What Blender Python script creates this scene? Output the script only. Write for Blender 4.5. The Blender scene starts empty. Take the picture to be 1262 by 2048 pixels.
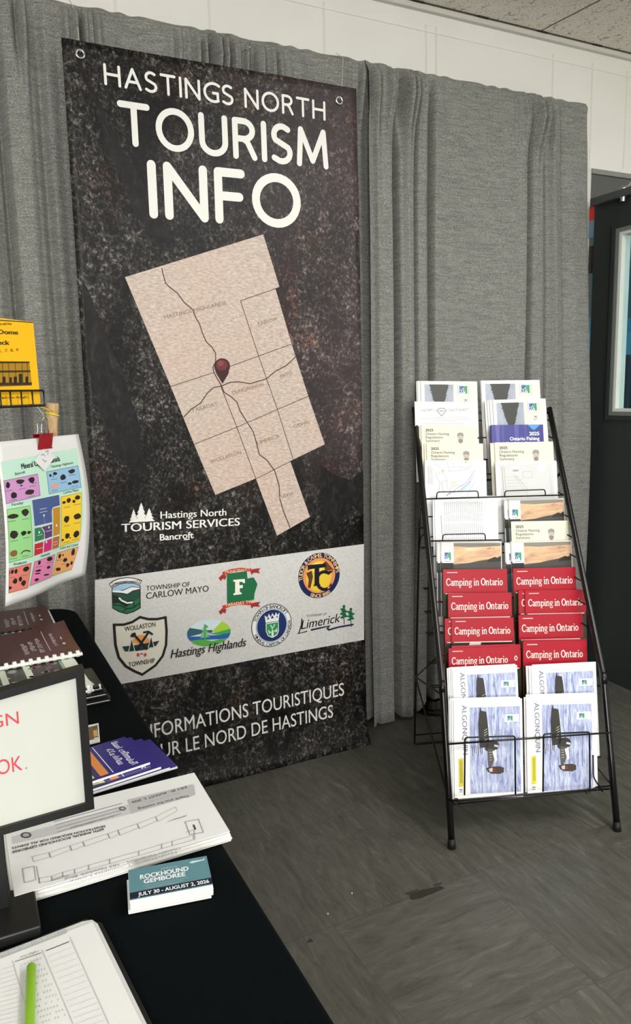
import bpy, bmesh, math, random
from mathutils import Vector, Matrix
from math import sin, cos, pi, exp, radians

random.seed(7)
scene = bpy.context.scene
COL = scene.collection

# ------------------------------------------------------------------ camera
IMG_W, IMG_H, FPX = 1262.0, 2048.0, 1500.0
CAM = Vector((0.0, 0.0, 1.27))
def _dir(px, py):
    return Vector((px - IMG_W/2, py - IMG_H/2, FPX)).normalized()
_z = -_dir(836, 10360)
_x = _dir(3750, 715); _x = (_x - _z*_x.dot(_z)).normalized()
_y = _z.cross(_x)
if _y[2] < 0: _y = -_y
RW = Matrix((_x, _y, _z))            # image axes (right, down, forward) -> world
c_right, c_down, c_fwd = RW @ Vector((1,0,0)), RW @ Vector((0,1,0)), RW @ Vector((0,0,1))
cam_data = bpy.data.cameras.new('camera')
cam_data.sensor_fit = 'VERTICAL'; cam_data.sensor_height = 36.0
cam_data.lens = 36.0*FPX/IMG_H; cam_data.clip_start = 0.02
cam = bpy.data.objects.new('camera', cam_data); COL.objects.link(cam)
m3 = Matrix((c_right, -c_down, -c_fwd)).transposed()
cam.matrix_world = Matrix.Translation(CAM) @ m3.to_4x4()
scene.camera = cam

# ------------------------------------------------------------------ light
scene.view_settings.view_transform = 'Standard'
scene.view_settings.look = 'None'
scene.view_settings.gamma = 1.0
scene.view_settings.use_curve_mapping = False
scene.view_settings.exposure = 0.14
world = bpy.data.worlds.new('world'); scene.world = world; world.use_nodes = True
bg = world.node_tree.nodes['Background']
bg.inputs[0].default_value = (0.75, 0.9, 1.0, 1); bg.inputs[1].default_value = 0.8
def area(name, loc, sx, sy, power, target=None, color=(1.0, 0.995, 0.985)):
    L = bpy.data.lights.new(name, 'AREA'); L.shape = 'RECTANGLE'; L.size = sx; L.size_y = sy
    L.energy = power; L.color = color
    o = bpy.data.objects.new(name, L); COL.objects.link(o); o.location = loc
    d = (Vector(target) - Vector(loc)) if target else Vector((0, 0, -1))
    o.rotation_euler = d.to_track_quat('-Z', 'Y').to_euler()
    return o
area('ceiling_light', (1.7, 0.1, 2.60), 0.6, 1.2, 36)
area('ceiling_light', (1.7, -2.4, 2.60), 0.6, 1.2, 40)
area('ceiling_light', (-1.2, -2.4, 2.60), 0.6, 1.2, 26)
area('ceiling_light', (3.6, -0.6, 2.60), 0.6, 1.2, 30)
area('added_front_fill', (-1.0, -3.85, 1.75), 3.2, 1.6, 242, target=(0.6, 2.4, 2.0), color=(1.0, 1.0, .99))  # fill light added behind the camera to brighten wall and drapes, no window modelled

# ------------------------------------------------------------------ pixel -> place helpers
def ray(px, py): return RW @ Vector(((px - IMG_W/2)/FPX, (py - IMG_H/2)/FPX, 1.0))
def onZ(px, py, z): r = ray(px, py); return CAM + r*((z - CAM.z)/r.z)
def onY(px, py, y): r = ray(px, py); return CAM + r*(y/r.y)
def onX(px, py, x): r = ray(px, py); return CAM + r*(x/r.x)
def onP(px, py, P, N): r = ray(px, py); return CAM + r*((Vector(P) - CAM).dot(N)/r.dot(N))

# ------------------------------------------------------------------ materials
def lin(c):
    if isinstance(c, str):
        c = [int(c[i:i+2], 16)/255 for i in (0, 2, 4)]
        return tuple((v/12.92 if v <= .04045 else ((v+.055)/1.055)**2.4) for v in c)
    return tuple(c)
_mats = {}
def mat(name, color, rough=.5, metal=0.0, spec=.5, coat=0.0):
    if name in _mats: return _mats[name]
    m = bpy.data.materials.new(name); m.use_nodes = True
    b = m.node_tree.nodes['Principled BSDF']
    b.inputs['Base Color'].default_value = (*lin(color), 1)
    b.inputs['Roughness'].default_value = rough; b.inputs['Metallic'].default_value = metal
    b.inputs['Specular IOR Level'].default_value = spec
    if coat: b.inputs['Coat Weight'].default_value = coat; b.inputs['Coat Roughness'].default_value = .12
    _mats[name] = m; return m
def ink(hexc, rough=.42, coat=0.0): return mat('ink_%s_%d_%d' % (hexc, rough*100, coat*100), hexc, rough, coat=coat)
class NT:
    """small node-graph helper on a principled material"""
    def __init__(s, name, rough=.6, spec=.4):
        s.m = mat(name, (.5, .5, .5), rough, spec=spec); s.t = s.m.node_tree; s.b = s.t.nodes['Principled BSDF']
        s.tc = s.t.nodes.new('ShaderNodeTexCoord')
    def map(s, scale=(1,1,1), rot=(0,0,0), src='Object', loc=(0,0,0)):
        n = s.t.nodes.new('ShaderNodeMapping'); n.inputs['Scale'].default_value = scale; n.inputs['Rotation'].default_value = rot
        n.inputs['Location'].default_value = loc
        s.t.links.new(s.tc.outputs[src], n.inputs[0]); return n.outputs[0]
    def noise(s, vec, scale, detail=4, rough=.55, dist=0):
        n = s.t.nodes.new('ShaderNodeTexNoise'); n.inputs['Scale'].default_value = scale
        n.inputs['Detail'].default_value = detail; n.inputs['Roughness'].default_value = rough; n.inputs['Distortion'].default_value = dist
        s.t.links.new(vec, n.inputs['Vector']); return n.outputs['Fac']
    def node(s, typ, **kw):
        n = s.t.nodes.new(typ)
        for k, v in kw.items(): setattr(n, k, v)
        return n
    def ramp(s, fac, stops, interp='LINEAR'):
        n = s.t.nodes.new('ShaderNodeValToRGB'); cr = n.color_ramp; cr.interpolation = interp
        while len(cr.elements) < len(stops): cr.elements.new(.5)
        for e, (p, c) in zip(cr.elements, stops):
            e.position = p; e.color = (*lin(c), 1)
        s.t.links.new(fac, n.inputs[0]); return n.outputs[0]
    def mix(s, fac, a, b, blend='MIX'):
        n = s.t.nodes.new('ShaderNodeMix'); n.data_type = 'RGBA'; n.blend_type = blend
        for inp, v in ((n.inputs[0], fac), (n.inputs[6], a), (n.inputs[7], b)):
            if hasattr(v, 'is_linked') or hasattr(v, 'links'): s.t.links.new(v, inp)
            elif isinstance(v, (int, float)): inp.default_value = v
            else: inp.default_value = (*lin(v), 1)
        return n.outputs[2]
    def math(s, op, a, b=0.0):
        n = s.t.nodes.new('ShaderNodeMath'); n.operation = op
        for inp, v in ((n.inputs[0], a), (n.inputs[1], b)):
            if isinstance(v, (int, float)): inp.default_value = v
            else: s.t.links.new(v, inp)
        return n.outputs[0]
    def color(s, c): s.t.links.new(c, s.b.inputs['Base Color'])
    def bump(s, h, strength=.3, dist=.002):
        n = s.t.nodes.new('ShaderNodeBump'); n.inputs['Strength'].default_value = strength; n.inputs['Distance'].default_value = dist
        s.t.links.new(h, n.inputs['Height']); s.t.links.new(n.outputs[0], s.b.inputs['Normal'])

def make_wall_mat():
    n = NT('painted_block', .55)
    h = n.noise(n.map((1, 1, 1)), 60, 3)
    n.color(n.ramp(n.noise(n.map(), 3, 2), [(.3, 'EAE9E2'), (.7, 'F0EFE9')]))
    n.bump(h, .15, .002); return n.m
def make_ceiling_mat():
    n = NT('acoustic_tile', .9, .1)
    v = n.map((1, 1, 1))
    worm = n.noise(n.map((1.0, .6, 1)), 62, 2, .5, 1.2)
    dots = n.noise(v, 170, 2)
    f1 = n.ramp(worm, [(.33, (0, 0, 0)), (.40, (1, 1, 1))])
    base = n.mix(f1, 'B0A89C', 'F0EAE0')
    spk = n.ramp(dots, [(.34, (0, 0, 0)), (.42, (1, 1, 1))])
    n.color(n.mix(spk, 'C0B8AE', base)); n.bump(worm, .5, .004); return n.m
def make_floor_mat():
    n = NT('vinyl_tile', .42, .35)
    T = .417
    sx = n.node('ShaderNodeSeparateXYZ'); n.t.links.new(n.map((1/T, 1/T, 1), loc=(-1.147/T + 10, -1.452/T + 10, 0)), sx.inputs[0])
    fx, fy = n.math('FLOOR', sx.outputs[0]), n.math('FLOOR', sx.outputs[1])
    par = n.math('MULTIPLY', n.math('MODULO', n.math('ADD', n.math('ADD', fx, fy), 1.0), 2.0), n.math('LESS_THAN', fy, 9.5))
    def streak(rz, sc):
        a = n.noise(n.map(sc, (0, 0, rz)), 1.0, 8, .72, .8)
        return a
    s1 = streak(-.14, (44, 9, 1)); s2 = streak(-.14, (9, 44, 1))
    mixv = n.node('ShaderNodeMix'); mixv.data_type = 'FLOAT'
    n.t.links.new(par, mixv.inputs[0]); n.t.links.new(s1, mixv.inputs[2]); n.t.links.new(s2, mixv.inputs[3])
    st = mixv.outputs[0]
    col = n.ramp(st, [(.25, '403F39'), (.44, '54534B'), (.58, '5F5E56'), (.76, '7A7970')])
    # one-tile tone differences
    wn = n.node('ShaderNodeTexWhiteNoise', noise_dimensions='2D')
    cmb = n.node('ShaderNodeCombineXYZ'); n.t.links.new(fx, cmb.inputs[0]); n.t.links.new(fy, cmb.inputs[1]); n.t.links.new(cmb.outputs[0], wn.inputs['Vector'])
    tone = n.ramp(wn.outputs['Value'], [(0, (.85, .85, .85)), (1, (1, 1, 1))])
    col = n.mix(1.0, col, tone, 'MULTIPLY')
    # seams
    def edge(ch):
        fr = n.math('FRACT', ch); d = n.math('ABSOLUTE', n.math('SUBTRACT', fr, .5)); return n.math('GREATER_THAN', d, .4965)
    seam = n.math('MAXIMUM', edge(sx.outputs[0]), edge(sx.outputs[1]))
    n.color(n.mix(n.math('MULTIPLY', seam, .35), col, '37362F'))
    n.bump(st, .25, .0015); return n.m
def make_drape_mat():
    n = NT('drape_fabric', .85, .15)
    weave = n.noise(n.map((230, 230, 520)), 1.0, 3, .7)
    rows = n.noise(n.map((16, 16, 190)), 1.0, 3, .65)
    slub = n.noise(n.map((260, 260, 40)), 1.0, 2, .6)
    c = n.ramp(weave, [(.30, '5C5C57'), (.5, '868681'), (.68, 'B0B0AA')])
    c2 = n.ramp(rows, [(.32, (.66, .66, .66)), (.6, (1.04, 1.04, 1.04))])
    n.color(n.mix(.9, c, c2, 'MULTIPLY'))
    n.bump(n.math('ADD', weave, n.math('MULTIPLY', slub, .6)), .35, .002)
    n.b.inputs['Sheen Weight'].default_value = .15
    return n.m
def make_rock_mat():
    n = NT('rock_print', .42, .26)
    v = n.map((1, 1, 1))
    fine = n.noise(n.map((1, 1, .8), (0, .5, 0)), 120, 5, .75, .5)
    grain = n.noise(n.map((1, 1, 1), loc=(2, 0, 5)), 42, 4, .65, 1.2)
    mid = n.noise(n.map((1, 1, .5), (0, .35, 0)), 5, 6, .6, .8)
    big = n.noise(n.map((1, 1, .55), (0, .3, 0), loc=(3.1, 0, 1.7)), 2.6, 3, .5, .4)
    g = n.ramp(n.math('ADD', n.math('MULTIPLY', fine, .6), n.math('MULTIPLY', grain, .4)), [(.40, '030303'), (.48, '1E1C1B'), (.55, '55514D'), (.64, 'BDB5AE')])
    dark = n.ramp(mid, [(.36, (.07, .07, .07)), (.46, (.45, .45, .45)), (.62, (1, 1, 1))])
    c = n.mix(1.0, g, dark, 'MULTIPLY')
    c = n.mix(.25, c, n.mix(1.0, '1E1C1A', dark, 'MULTIPLY'))
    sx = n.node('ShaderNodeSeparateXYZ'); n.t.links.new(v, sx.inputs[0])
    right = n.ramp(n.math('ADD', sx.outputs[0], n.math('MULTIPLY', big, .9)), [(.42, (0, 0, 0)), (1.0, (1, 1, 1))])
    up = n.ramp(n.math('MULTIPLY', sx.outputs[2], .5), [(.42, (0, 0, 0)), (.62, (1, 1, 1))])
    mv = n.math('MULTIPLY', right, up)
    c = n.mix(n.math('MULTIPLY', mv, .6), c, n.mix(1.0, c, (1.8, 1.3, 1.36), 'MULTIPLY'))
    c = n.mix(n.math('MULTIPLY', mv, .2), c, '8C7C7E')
    rust = n.ramp(n.noise(n.map((1, 1, .8), loc=(7, 0, 2)), 5.5, 3), [(.58, (0, 0, 0)), (.68, (1, 1, 1))])
    c = n.mix(n.math('MULTIPLY', rust, .45), c, n.mix(1.0, c, (2.0, 1.0, .7), 'MULTIPLY'))
    n.color(c); n.bump(mid, .04, .003); return n.m
def make_mapink():
    n = NT('map_print', .4, .5)
    a = n.noise(n.map((75, 75, 190), (0, -.15, 0)), 1.0, 4, .6)
    big = n.noise(n.map(), 3.4, 2)
    c = n.ramp(a, [(.3, 'AC9B8F'), (.5, 'C5B4A7'), (.7, 'DACCC0')])
    t = n.ramp(big, [(.42, (0, 0, 0)), (.6, (1, 1, 1))])
    n.color(n.mix(n.math('MULTIPLY', t, .16), c, 'D8A79A')); return n.m
def make_strip_mat():
    n = NT('strip_print', .4, .5)
    n.color(n.ramp(n.noise(n.map((1, 1, 1)), 130, 3, .7), [(.3, 'C6C4C0'), (.6, 'D4D3D0')])); return n.m
def make_cloth_mat():
    n = NT('black_tablecloth', .85, .08)
    lint = n.noise(n.map(), 45, 1)
    n.color(n.mix(n.ramp(lint, [(.80, (0, 0, 0)), (.82, (1, 1, 1))]), '020708', '3C4544'))
    n.bump(n.noise(n.map(), 900, 2), .2, .0005); return n.m
def make_water_mat(name, a, b, c, dd, sc):
    n = NT(name, .4, .5)
    w = n.noise(n.map(sc), 1.0, 5, .6, .6)
    n.color(n.ramp(w, [(.3, a), (.45, b), (.58, c), (.72, dd)])); return n.m
M_WALL, M_CEIL, M_FLOOR, M_DRAPE, M_ROCK, M_MAP, M_STRIP, M_CLOTH = (make_wall_mat(), make_ceiling_mat(), make_floor_mat(),
    make_drape_mat(), make_rock_mat(), make_mapink(), make_strip_mat(), make_cloth_mat())
M_WATER = make_water_mat('lake_photo', '7E83B5', 'A9B0D6', 'C3CEE6', 'E6EAF6', (130, 130, 9))
M_MIST = make_water_mat('mist_photo', '9298A3', 'A3A9B6', 'AEB6C6', 'BCC6DA', (10, 10, 10))
M_SUN = make_water_mat('sunset_photo', '8F8681', 'CFA584', 'E6C194', 'F3E2C2', (9, 9, 34))
M_PAPER = mat('paper', 'E0E0DE', .6); M_PAGES = mat('page_edges', 'E9E8E4', .75)
M_BLACK = mat('black_powder_coat', '060606', .28); M_BLACKP = mat('black_plastic', '0B0B0B', .4)
M_STEEL = mat('polished_steel', 'C9C9C6', .25, 1.0)
M_DOOR = mat('door_paint', '2B302F', .45); M_FRAME = mat('door_frame_paint', '595B59', .5)

# ------------------------------------------------------------------ object helpers
def tag(o, label, cat, group=None, kind=None):
    if label: o['label'] = label
    if cat: o['category'] = cat
    if group: o['group'] = group
    if kind: o['kind'] = kind
    return o
def thing(name, loc, label, cat, group=None):
    o = bpy.data.objects.new(name, None); COL.objects.link(o); o.location = loc; o.empty_display_size = .05
    return tag(o, label, cat, group)
class MB:
    def __init__(s): s.v = []; s.f = []; s.mi = []; s.mats = []
    def m(s, mt):
        if mt not in s.mats: s.mats.append(mt)
        return s.mats.index(mt)
    def face(s, pts, mt):
        i = len(s.v); s.v += [Vector(p) for p in pts]; s.f.append(tuple(range(i, i+len(pts)))); s.mi.append(s.m(mt))
    def hexa(s, p, mt):   # 8 corners: bottom 4 ccw, top 4 ccw
        i = len(s.v); s.v += [Vector(q) for q in p]; k = s.m(mt)
        for a in ((3,2,1,0), (4,5,6,7), (0,1,5,4), (1,2,6,5), (2,3,7,6), (3,0,4,7)):
            s.f.append(tuple(i+j for j in a)); s.mi.append(k)
    def box(s, a, b, mt):
        x0,y0,z0 = a; x1,y1,z1 = b
        s.hexa([(x0,y0,z0),(x1,y0,z0),(x1,y1,z0),(x0,y1,z0),(x0,y0,z1),(x1,y0,z1),(x1,y1,z1),(x0,y1,z1)], mt)
    def obox(s, O, ex, ey, ez, mt):
        O = Vector(O); ex, ey, ez = Vector(ex), Vector(ey), Vector(ez)
        s.hexa([O, O+ex, O+ex+ey, O+ey, O+ez, O+ex+ez, O+ex+ey+ez, O+ey+ez], mt)
    def tube(s, pts, r, mt, n=8, caps=True, radii=None):
        pts = [Vector(p) for p in pts]; k = s.m(mt); rings = []; prev = None
        for i, p in enumerate(pts):
            a = pts[max(i-1, 0)]; b = pts[min(i+1, len(pts)-1)]
            t = (b - a).normalized()
            if prev is None:
                ref = Vector((0, 0, 1)) if abs(t.z) < .9 else Vector((1, 0, 0)); e = t.cross(ref).normalized()
            else: e = (prev - t*prev.dot(t)).normalized()
            prev = e; g = t.cross(e); i0 = len(s.v); rr = radii[i] if radii else r
            for j in range(n):
                an = 2*pi*j/n; s.v.append(p + (e*cos(an) + g*sin(an))*rr)
            rings.append(i0)
        for a, b in zip(rings, rings[1:]):
            for j in range(n):
                s.f.append((a+j, a+(j+1) % n, b+(j+1) % n, b+j)); s.mi.append(k)
        if caps:
            s.f.append(tuple(rings[0]+j for j in reversed(range(n)))); s.mi.append(k)
            s.f.append(tuple(rings[-1]+j for j in range(n))); s.mi.append(k)
    def ring(s, c, n1, n2, R, r, mt, N=24, n=8):
        pts = [Vector(c) + (Vector(n1)*cos(2*pi*i/N) + Vector(n2)*sin(2*pi*i/N))*R for i in range(N+1)]
        s.tube(pts, r, mt, n, False)
    def build(s, name, parent=None, smooth=False, bevel=0.0, bseg=2, loc=None):
        me = bpy.data.meshes.new(name)
        org = Vector((0, 0, 0))
        if loc is not None: org = Vector(loc)
        elif parent is None: org = Vector((0, 0, 0))
        pl = parent_world(parent) if parent else Vector((0, 0, 0))
        off = pl if parent else org
        me.from_pydata([tuple(v - off) for v in s.v], [], s.f)
        for mt in s.mats: me.materials.append(mt)
        me.polygons.foreach_set('material_index', s.mi)
        if smooth: me.polygons.foreach_set('use_smooth', [True]*len(me.polygons))
        me.update()
        o = bpy.data.objects.new(name, me); COL.objects.link(o)
        if parent: o.parent = parent
        else: o.location = org
        if bevel:
            bm = o.modifiers.new('bevel', 'BEVEL'); bm.width = bevel; bm.segments = bseg; bm.limit_method = 'ANGLE'; bm.angle_limit = radians(40)
        return o
def parent_world(p):
    v = Vector((0, 0, 0))
    while p is not None: v += Vector(p.location); p = p.parent
    return v
def struct(o): o['kind'] = 'structure'; return o
def smooth_path(pts, r=.01, n=4):
    """round the corners of a wire polyline"""
    pts = [Vector(p) for p in pts]; out = [pts[0]]
    for a, b, c in zip(pts, pts[1:], pts[2:]):
        d1, d2 = (a-b), (c-b); k = min(r, d1.length*.45, d2.length*.45)
        p, q = b + d1.normalized()*k, b + d2.normalized()*k
        for i in range(n+1):
            t = i/n; out.append(p*(1-t)**2 + b*2*t*(1-t) + q*t*t)
    out.append(pts[-1]); return out

# ------------------------------------------------------------------ printing on surfaces
def _arc(cx, cy, rx, ry, a0, a1, n=16): return [(cx+rx*cos(radians(a0+(a1-a0)*i/n)), cy+ry*sin(radians(a0+(a1-a0)*i/n))) for i in range(n+1)]
SAN = {   # round-ended capital strokes, cap height 1: (width, strokes)
 'H': (.62, [[(0,0),(0,1)], [(.62,0),(.62,1)], [(0,.53),(.62,.53)]]),
 'A': (.66, [[(0,0),(.33,1),(.66,0)], [(.11,.33),(.55,.33)]]),
 'S': (.44, [[(.40,.93)]+_arc(.23,.745,.22,.255,60,215,12)+_arc(.21,.25,.235,.255,38,-125,14)+[(.0,.08)]]),
 'T': (.62, [[(0,1),(.62,1)], [(.31,1),(.31,0)]]),
 'I': (.0, [[(0,0),(0,1)]]),
 'N': (.62, [[(0,0),(0,1),(.62,0),(.62,1)]]),
 'G': (.64, [_arc(.44,.5,.44,.5,52,300,20)+[(.64,.08),(.64,.47),(.42,.47)]]),
 'O': (.80, [_arc(.40,.5,.40,.5,90,450,30)]),
 'R': (.50, [[(0,0),(0,1),(.2,1)]+_arc(.22,.75,.24,.25,90,-90,12)+[(.02,.5)], [(.22,.5),(.32,.42),(.50,0)]]),
 'U': (.60, [[(0,1),(0,.36)]+_arc(.30,.32,.30,.32,180,360,14)+[(.60,1)]]),
 'M': (.78, [[(0,0),(.06,1),(.39,.12),(.72,1),(.78,0)]]),
 'F': (.42, [[(0,0),(0,1),(.42,1)], [(0,.50),(.38,.50)]]),
 ' ': (.14, [])}
def san_text(pr, body, p0, p1, h, mt, th, layer=3, gap=.27):
    """p0, p1: surface points of the first and last letter's outer bottom corners"""
    tot = sum(SAN[c][0] for c in body) + gap*(len(body)-1) + th
    sx = (p1[0]-p0[0])/tot; t = th*h; x = p0[0] + th/2*sx
    for c in body:
        w, st = SAN[c]; kq = 0
        for q in st:
            P = [(x + a*sx, p0[1] + (p1[1]-p0[1])*(x+a*sx-p0[0])/(p1[0]-p0[0]) + t/2 + b*(h-t)) for a, b in q]
            runs, cur = [], [P[0]]
            for a, b, d in zip(P, P[1:], P[2:] + [None]):
                cur.append(b)
                if d is not None and (Vector(b)-Vector(a)).angle(Vector(d)-Vector(b)) > .5: runs.append(cur); cur = [b]
            runs.append(cur)
            for q2 in runs:
                closed = (Vector(q2[0])-Vector(q2[-1])).length < 1e-6
                kq += 1; pr.stroke(q2[:-1] if closed else q2, t, mt, layer + .05*kq, raw=True, closed=closed)
                if not closed:
                    for e in (q2[0], q2[-1]): kq += 1; pr.ellipse(e, t/2, t/2, mt, layer + .05*kq, 14, raw=True)
        x += (w+gap)*sx
def scribble(pr, p0, p1, h, mt, layer=2, raw=False, seed=1):
    """a word too small to read in the photograph: a row of little pen marks"""
    a, b = (Vector(p) for p in ((p0, p1) if raw else (pr.conv(*p0), pr.conv(*p1))))
    ex = (b-a).normalized(); ey = Vector((-ex.y, ex.x)); L = (b-a).length; sg = 1 if h > 0 else -1; h = abs(h); ey = ey*sg; rg = random.Random(seed); x = 0
    while x < L - h*.4:
        hh = h*(.65 if rg.random() < .6 else 1.0); w = h*.55; k = rg.choice((0, 1, 2, 3)); o = a + ex*x
        P = [[(0,0),(0,1)], [(0,1),(0,0),(.8,0),(.8,1)], [(0,0),(0,1),(.8,1),(.8,0)], [(.7,1),(0,.8),(0,.2),(.7,0)]][k]
        pr.stroke([tuple(o + ex*(q[0]*w) + ey*(q[1]*hh)) for q in P], h*.16, mt, layer, raw=True); x += w*(1.3 if k else .7)
        if rg.random() < .12: x += w*.7
_tc = {}
def text_tris(s, weight=0.0):
    key = (s, weight)
    if key in _tc: return _tc[key]
    cu = bpy.data.curves.new('txt', 'FONT'); cu.body = s; cu.resolution_u = 4; cu.fill_mode = 'FRONT'
    ob = bpy.data.objects.new('txt', cu); COL.objects.link(ob)
    dg = bpy.context.evaluated_depsgraph_get(); ev = ob.evaluated_get(dg); me = ev.to_mesh()
    me.calc_loop_triangles()
    vs = [(v.co.x, v.co.y) for v in me.vertices]
    tr0 = [tuple(vs[i] for i in t.vertices) for t in me.loop_triangles]
    sh_ = [(0, 0)] if weight <= .003 else [(-weight, 0), (weight, 0)] + ([(0, weight*.7), (0, -weight*.7)] if weight >= .02 else [])
    tr = [tuple((x+a, y+b) for x, y in t) + ((k,),) for k, (a, b) in enumerate(sh_) for t in tr0]
    ev.to_mesh_clear(); bpy.data.objects.remove(ob); bpy.data.curves.remove(cu)
    xs = [p[0] for p in vs] or [0, 1]; ys = [p[1] for p in vs] or [0, 1]
    _tc[key] = (tr, min(xs), max(xs), min(ys), max(ys)); return _tc[key]
CAP = None
def cap_h():
    global CAP
    if CAP is None: CAP = text_tris('H')[4]
    return CAP
class Print:
    """flat ink shapes in surface coordinates (u right, v up), laid on a surface by surf(u, v, height)"""
    def __init__(s, conv=None): s.p = []; s.conv = conv or (lambda x, y: (x, y))
    def poly(s, pts, mt, layer=1, raw=False):
        q = pts if raw else [s.conv(*p) for p in pts]
        s.p.append((q, mt, layer))
    def stroke(s, pts, w, mt, layer=2, raw=False, closed=False):
        q = [Vector(p) for p in (pts if raw else [s.conv(*p) for p in pts])]
        if closed: q = q + [q[0]]
        if len(q) < 2: return
        L, Rr = [], []
        for i, p in enumerate(q):
            if closed and i in (0, len(q)-1): t1, t2 = (q[0]-q[-2]), (q[1]-q[0])
            else: t1, t2 = (p - q[max(i-1, 0)]), (q[min(i+1, len(q)-1)] - p)
            if t1.length < 1e-9: t1 = t2
            if t2.length < 1e-9: t2 = t1
            t1, t2 = t1.normalized(), t2.normalized()
            t = (t1 + t2); t = t.normalized() if t.length > 1e-6 else t1
            n = Vector((-t.y, t.x)); k = 1/max(.55, abs(n.dot(Vector((-t1.y, t1.x)))))
            L.append(p + n*w/2*k); Rr.append(p - n*w/2*k)
        for i in range(len(q)-1):
            s.p.append(([tuple(L[i]), tuple(Rr[i]), tuple(Rr[i+1]), tuple(L[i+1])], mt, layer))
    def ellipse(s, c, rx, ry, mt, layer=1, N=36, raw=False, a0=0, a1=2*pi):
        s.poly([(c[0] + rx*cos(a0+(a1-a0)*i/N), c[1] + ry*sin(a0+(a1-a0)*i/N)) for i in range(N)], mt, layer, raw)
    def text(s, body, p0, p1, h, mt, layer=2, weight=0.0, shear=0.0, raw=False, up=None, fit=True):
        """baseline from p0 to p1 (fits the width), cap height h in surface units"""
        a, b = (Vector(p) for p in ((p0, p1) if raw else (s.conv(*p0), s.conv(*p1))))
        tr, x0, x1, y0, y1 = text_tris(body, weight)
        ex = (b - a); Lw = ex.length; ex.normalize(); ey = Vector((-ex.y, ex.x)) if up is None else Vector(up).normalized()
        sy = h/cap_h(); sx = Lw/(x1 - x0) if fit else sy
        for t in tr:
            s.p.append(([tuple(a + ex*((x - x0)*sx + shear*y*sy) + ey*(y*sy)) for x, y in t[:3]], mt, layer + .06*t[3][0]))
    def arc_text(s, body, c, Rx, Ry, a0, a1, h, mt, layer=3, weight=0.01, outward=True):
        """letters on an ellipse (raw surface units), from angle a0 to a1"""
        ws = [(.3 if ch == ' ' else text_tris(ch, weight)[2] - text_tris(ch, weight)[1] + .1) for ch in body]
        tot = sum(ws); acc = 0
        for ch, w in zip(body, ws):
            an = a0 + (a1 - a0)*(acc + w/2)/tot; acc += w
            if ch == ' ': continue
            p = Vector((c[0] + Rx*cos(an), c[1] + Ry*sin(an))); up = Vector((cos(an), sin(an)))
            if not outward: up = -up
            ex = Vector((up.y, -up.x)); tr, x0, x1, y0, y1 = text_tris(ch, weight); sc = h/cap_h()
            for t in tr:
                s.p.append(([tuple(p + ex*((x - (x0+x1)/2)*sc) + up*((y - cap_h()/2)*sc)) for x, y in t[:3]], mt, layer + .06*t[3][0]))
    def into(s, mb, surf, dl=.0003):
        for q, mt, layer in s.p:
            mb.face([surf(u, v, layer*dl) for u, v in q], mt)
    def build(s, name, parent, surf, dl=.0003, grid=None, smooth=False):
        if not s.p: return None
        mb = MB()
        if grid is None: s.into(mb, surf, dl)
        else:
            for q, mt, layer in s.p:
                mb.face([(u, v, layer*dl) for u, v in q], mt)
        if grid is None: return mb.build(name, parent)
        me = bpy.data.meshes.new(name)
        bm = bmesh.new(); lay = [bm.verts.new(v) for v in mb.v]
        for f, k in zip(mb.f, mb.mi):
            try: fc = bm.faces.new([lay[i] for i in f]); fc.material_index = k
            except ValueError: pass
        us = [v.x for v in mb.v]; vs = [v.y for v in mb.v]
        for ax, lo, hi in ((0, min(us), max(us)), (1, min(vs), max(vs))):
            k = math.ceil(lo/grid)*grid
            while k < hi:
                co = Vector((k, 0, 0)) if ax == 0 else Vector((0, k, 0)); no = Vector((1, 0, 0)) if ax == 0 else Vector((0, 1, 0))
                bmesh.ops.bisect_plane(bm, geom=bm.verts[:] + bm.edges[:] + bm.faces[:], plane_co=co, plane_no=no, dist=1e-7)
                k += grid
        off = parent_world(parent)
        for v in bm.verts: v.co = Vector(surf(v.co.x, v.co.y, v.co.z)) - off
        bm.to_mesh(me); bm.free()
        for mt in mb.mats: me.materials.append(mt)
        o = bpy.data.objects.new(name, me); COL.objects.link(o); o.parent = parent
        return o

# ================================================================== THE ROOM
WY, CZ = 2.48, 2.638
def wall_obj(name, boxes, mt):
    mb = MB()
    for a, b in boxes: mb.box(a, b, mt)
    return struct(mb.build(name))
wall_obj('floor', [((-3.5, -4, -.05), (4.6, 6.0, 0))], M_FLOOR)
mb = MB()
def fpoly(pts, c, h=.0004): mb.face([onZ(x, y, h) for x, y in pts], mat('floor_mark_'+c, c, .6))
fpoly([(818,1788),(846,1779),(880,1772),(890,1776),(868,1786),(840,1797),(822,1800)], '2A2A23'); fpoly([(810,1786),(836,1778),(838,1781),(813,1789)], '34342C'); fpoly([(612,1886),(620,1876),(628,1883)], '2C2B25'); fpoly([(866,1770),(884,1764),(885,1767),(868,1773)], '34342C')
for x, y in ((656,1827), (704,1786)): fpoly([(x-2,y),(x,y-2),(x+2,y),(x,y+3)], 'C9C8C0')
mb.build('floor_scuff', bpy.data.objects['floor'])
wall_obj('ceiling', [((-3.5, -4, CZ), (4.6, WY+.2, CZ+.05))], M_CEIL)
DX0, DX1, DZ = onY(1180, 338, WY).x, 3.46, onY(1180, 338, WY).z
wall_back = wall_obj('wall_back', [((-3.5, WY, 0), (DX0, WY+.2, CZ)), ((DX0, WY, DZ), (DX1, WY+.2, CZ)), ((DX1, WY, 0), (4.6, WY+.2, CZ))], M_WALL)
wall_obj('wall_left', [((-3.6, -4, 0), (-3.5, WY+.2, CZ))], M_WALL)
wall_obj('wall_right', [((4.6, -4, 0), (4.7, WY+.2, CZ))], M_WALL)
wall_obj('wall_front', [((-3.6, -4.1, 0), (4.7, -4, CZ))], M_WALL)
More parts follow.
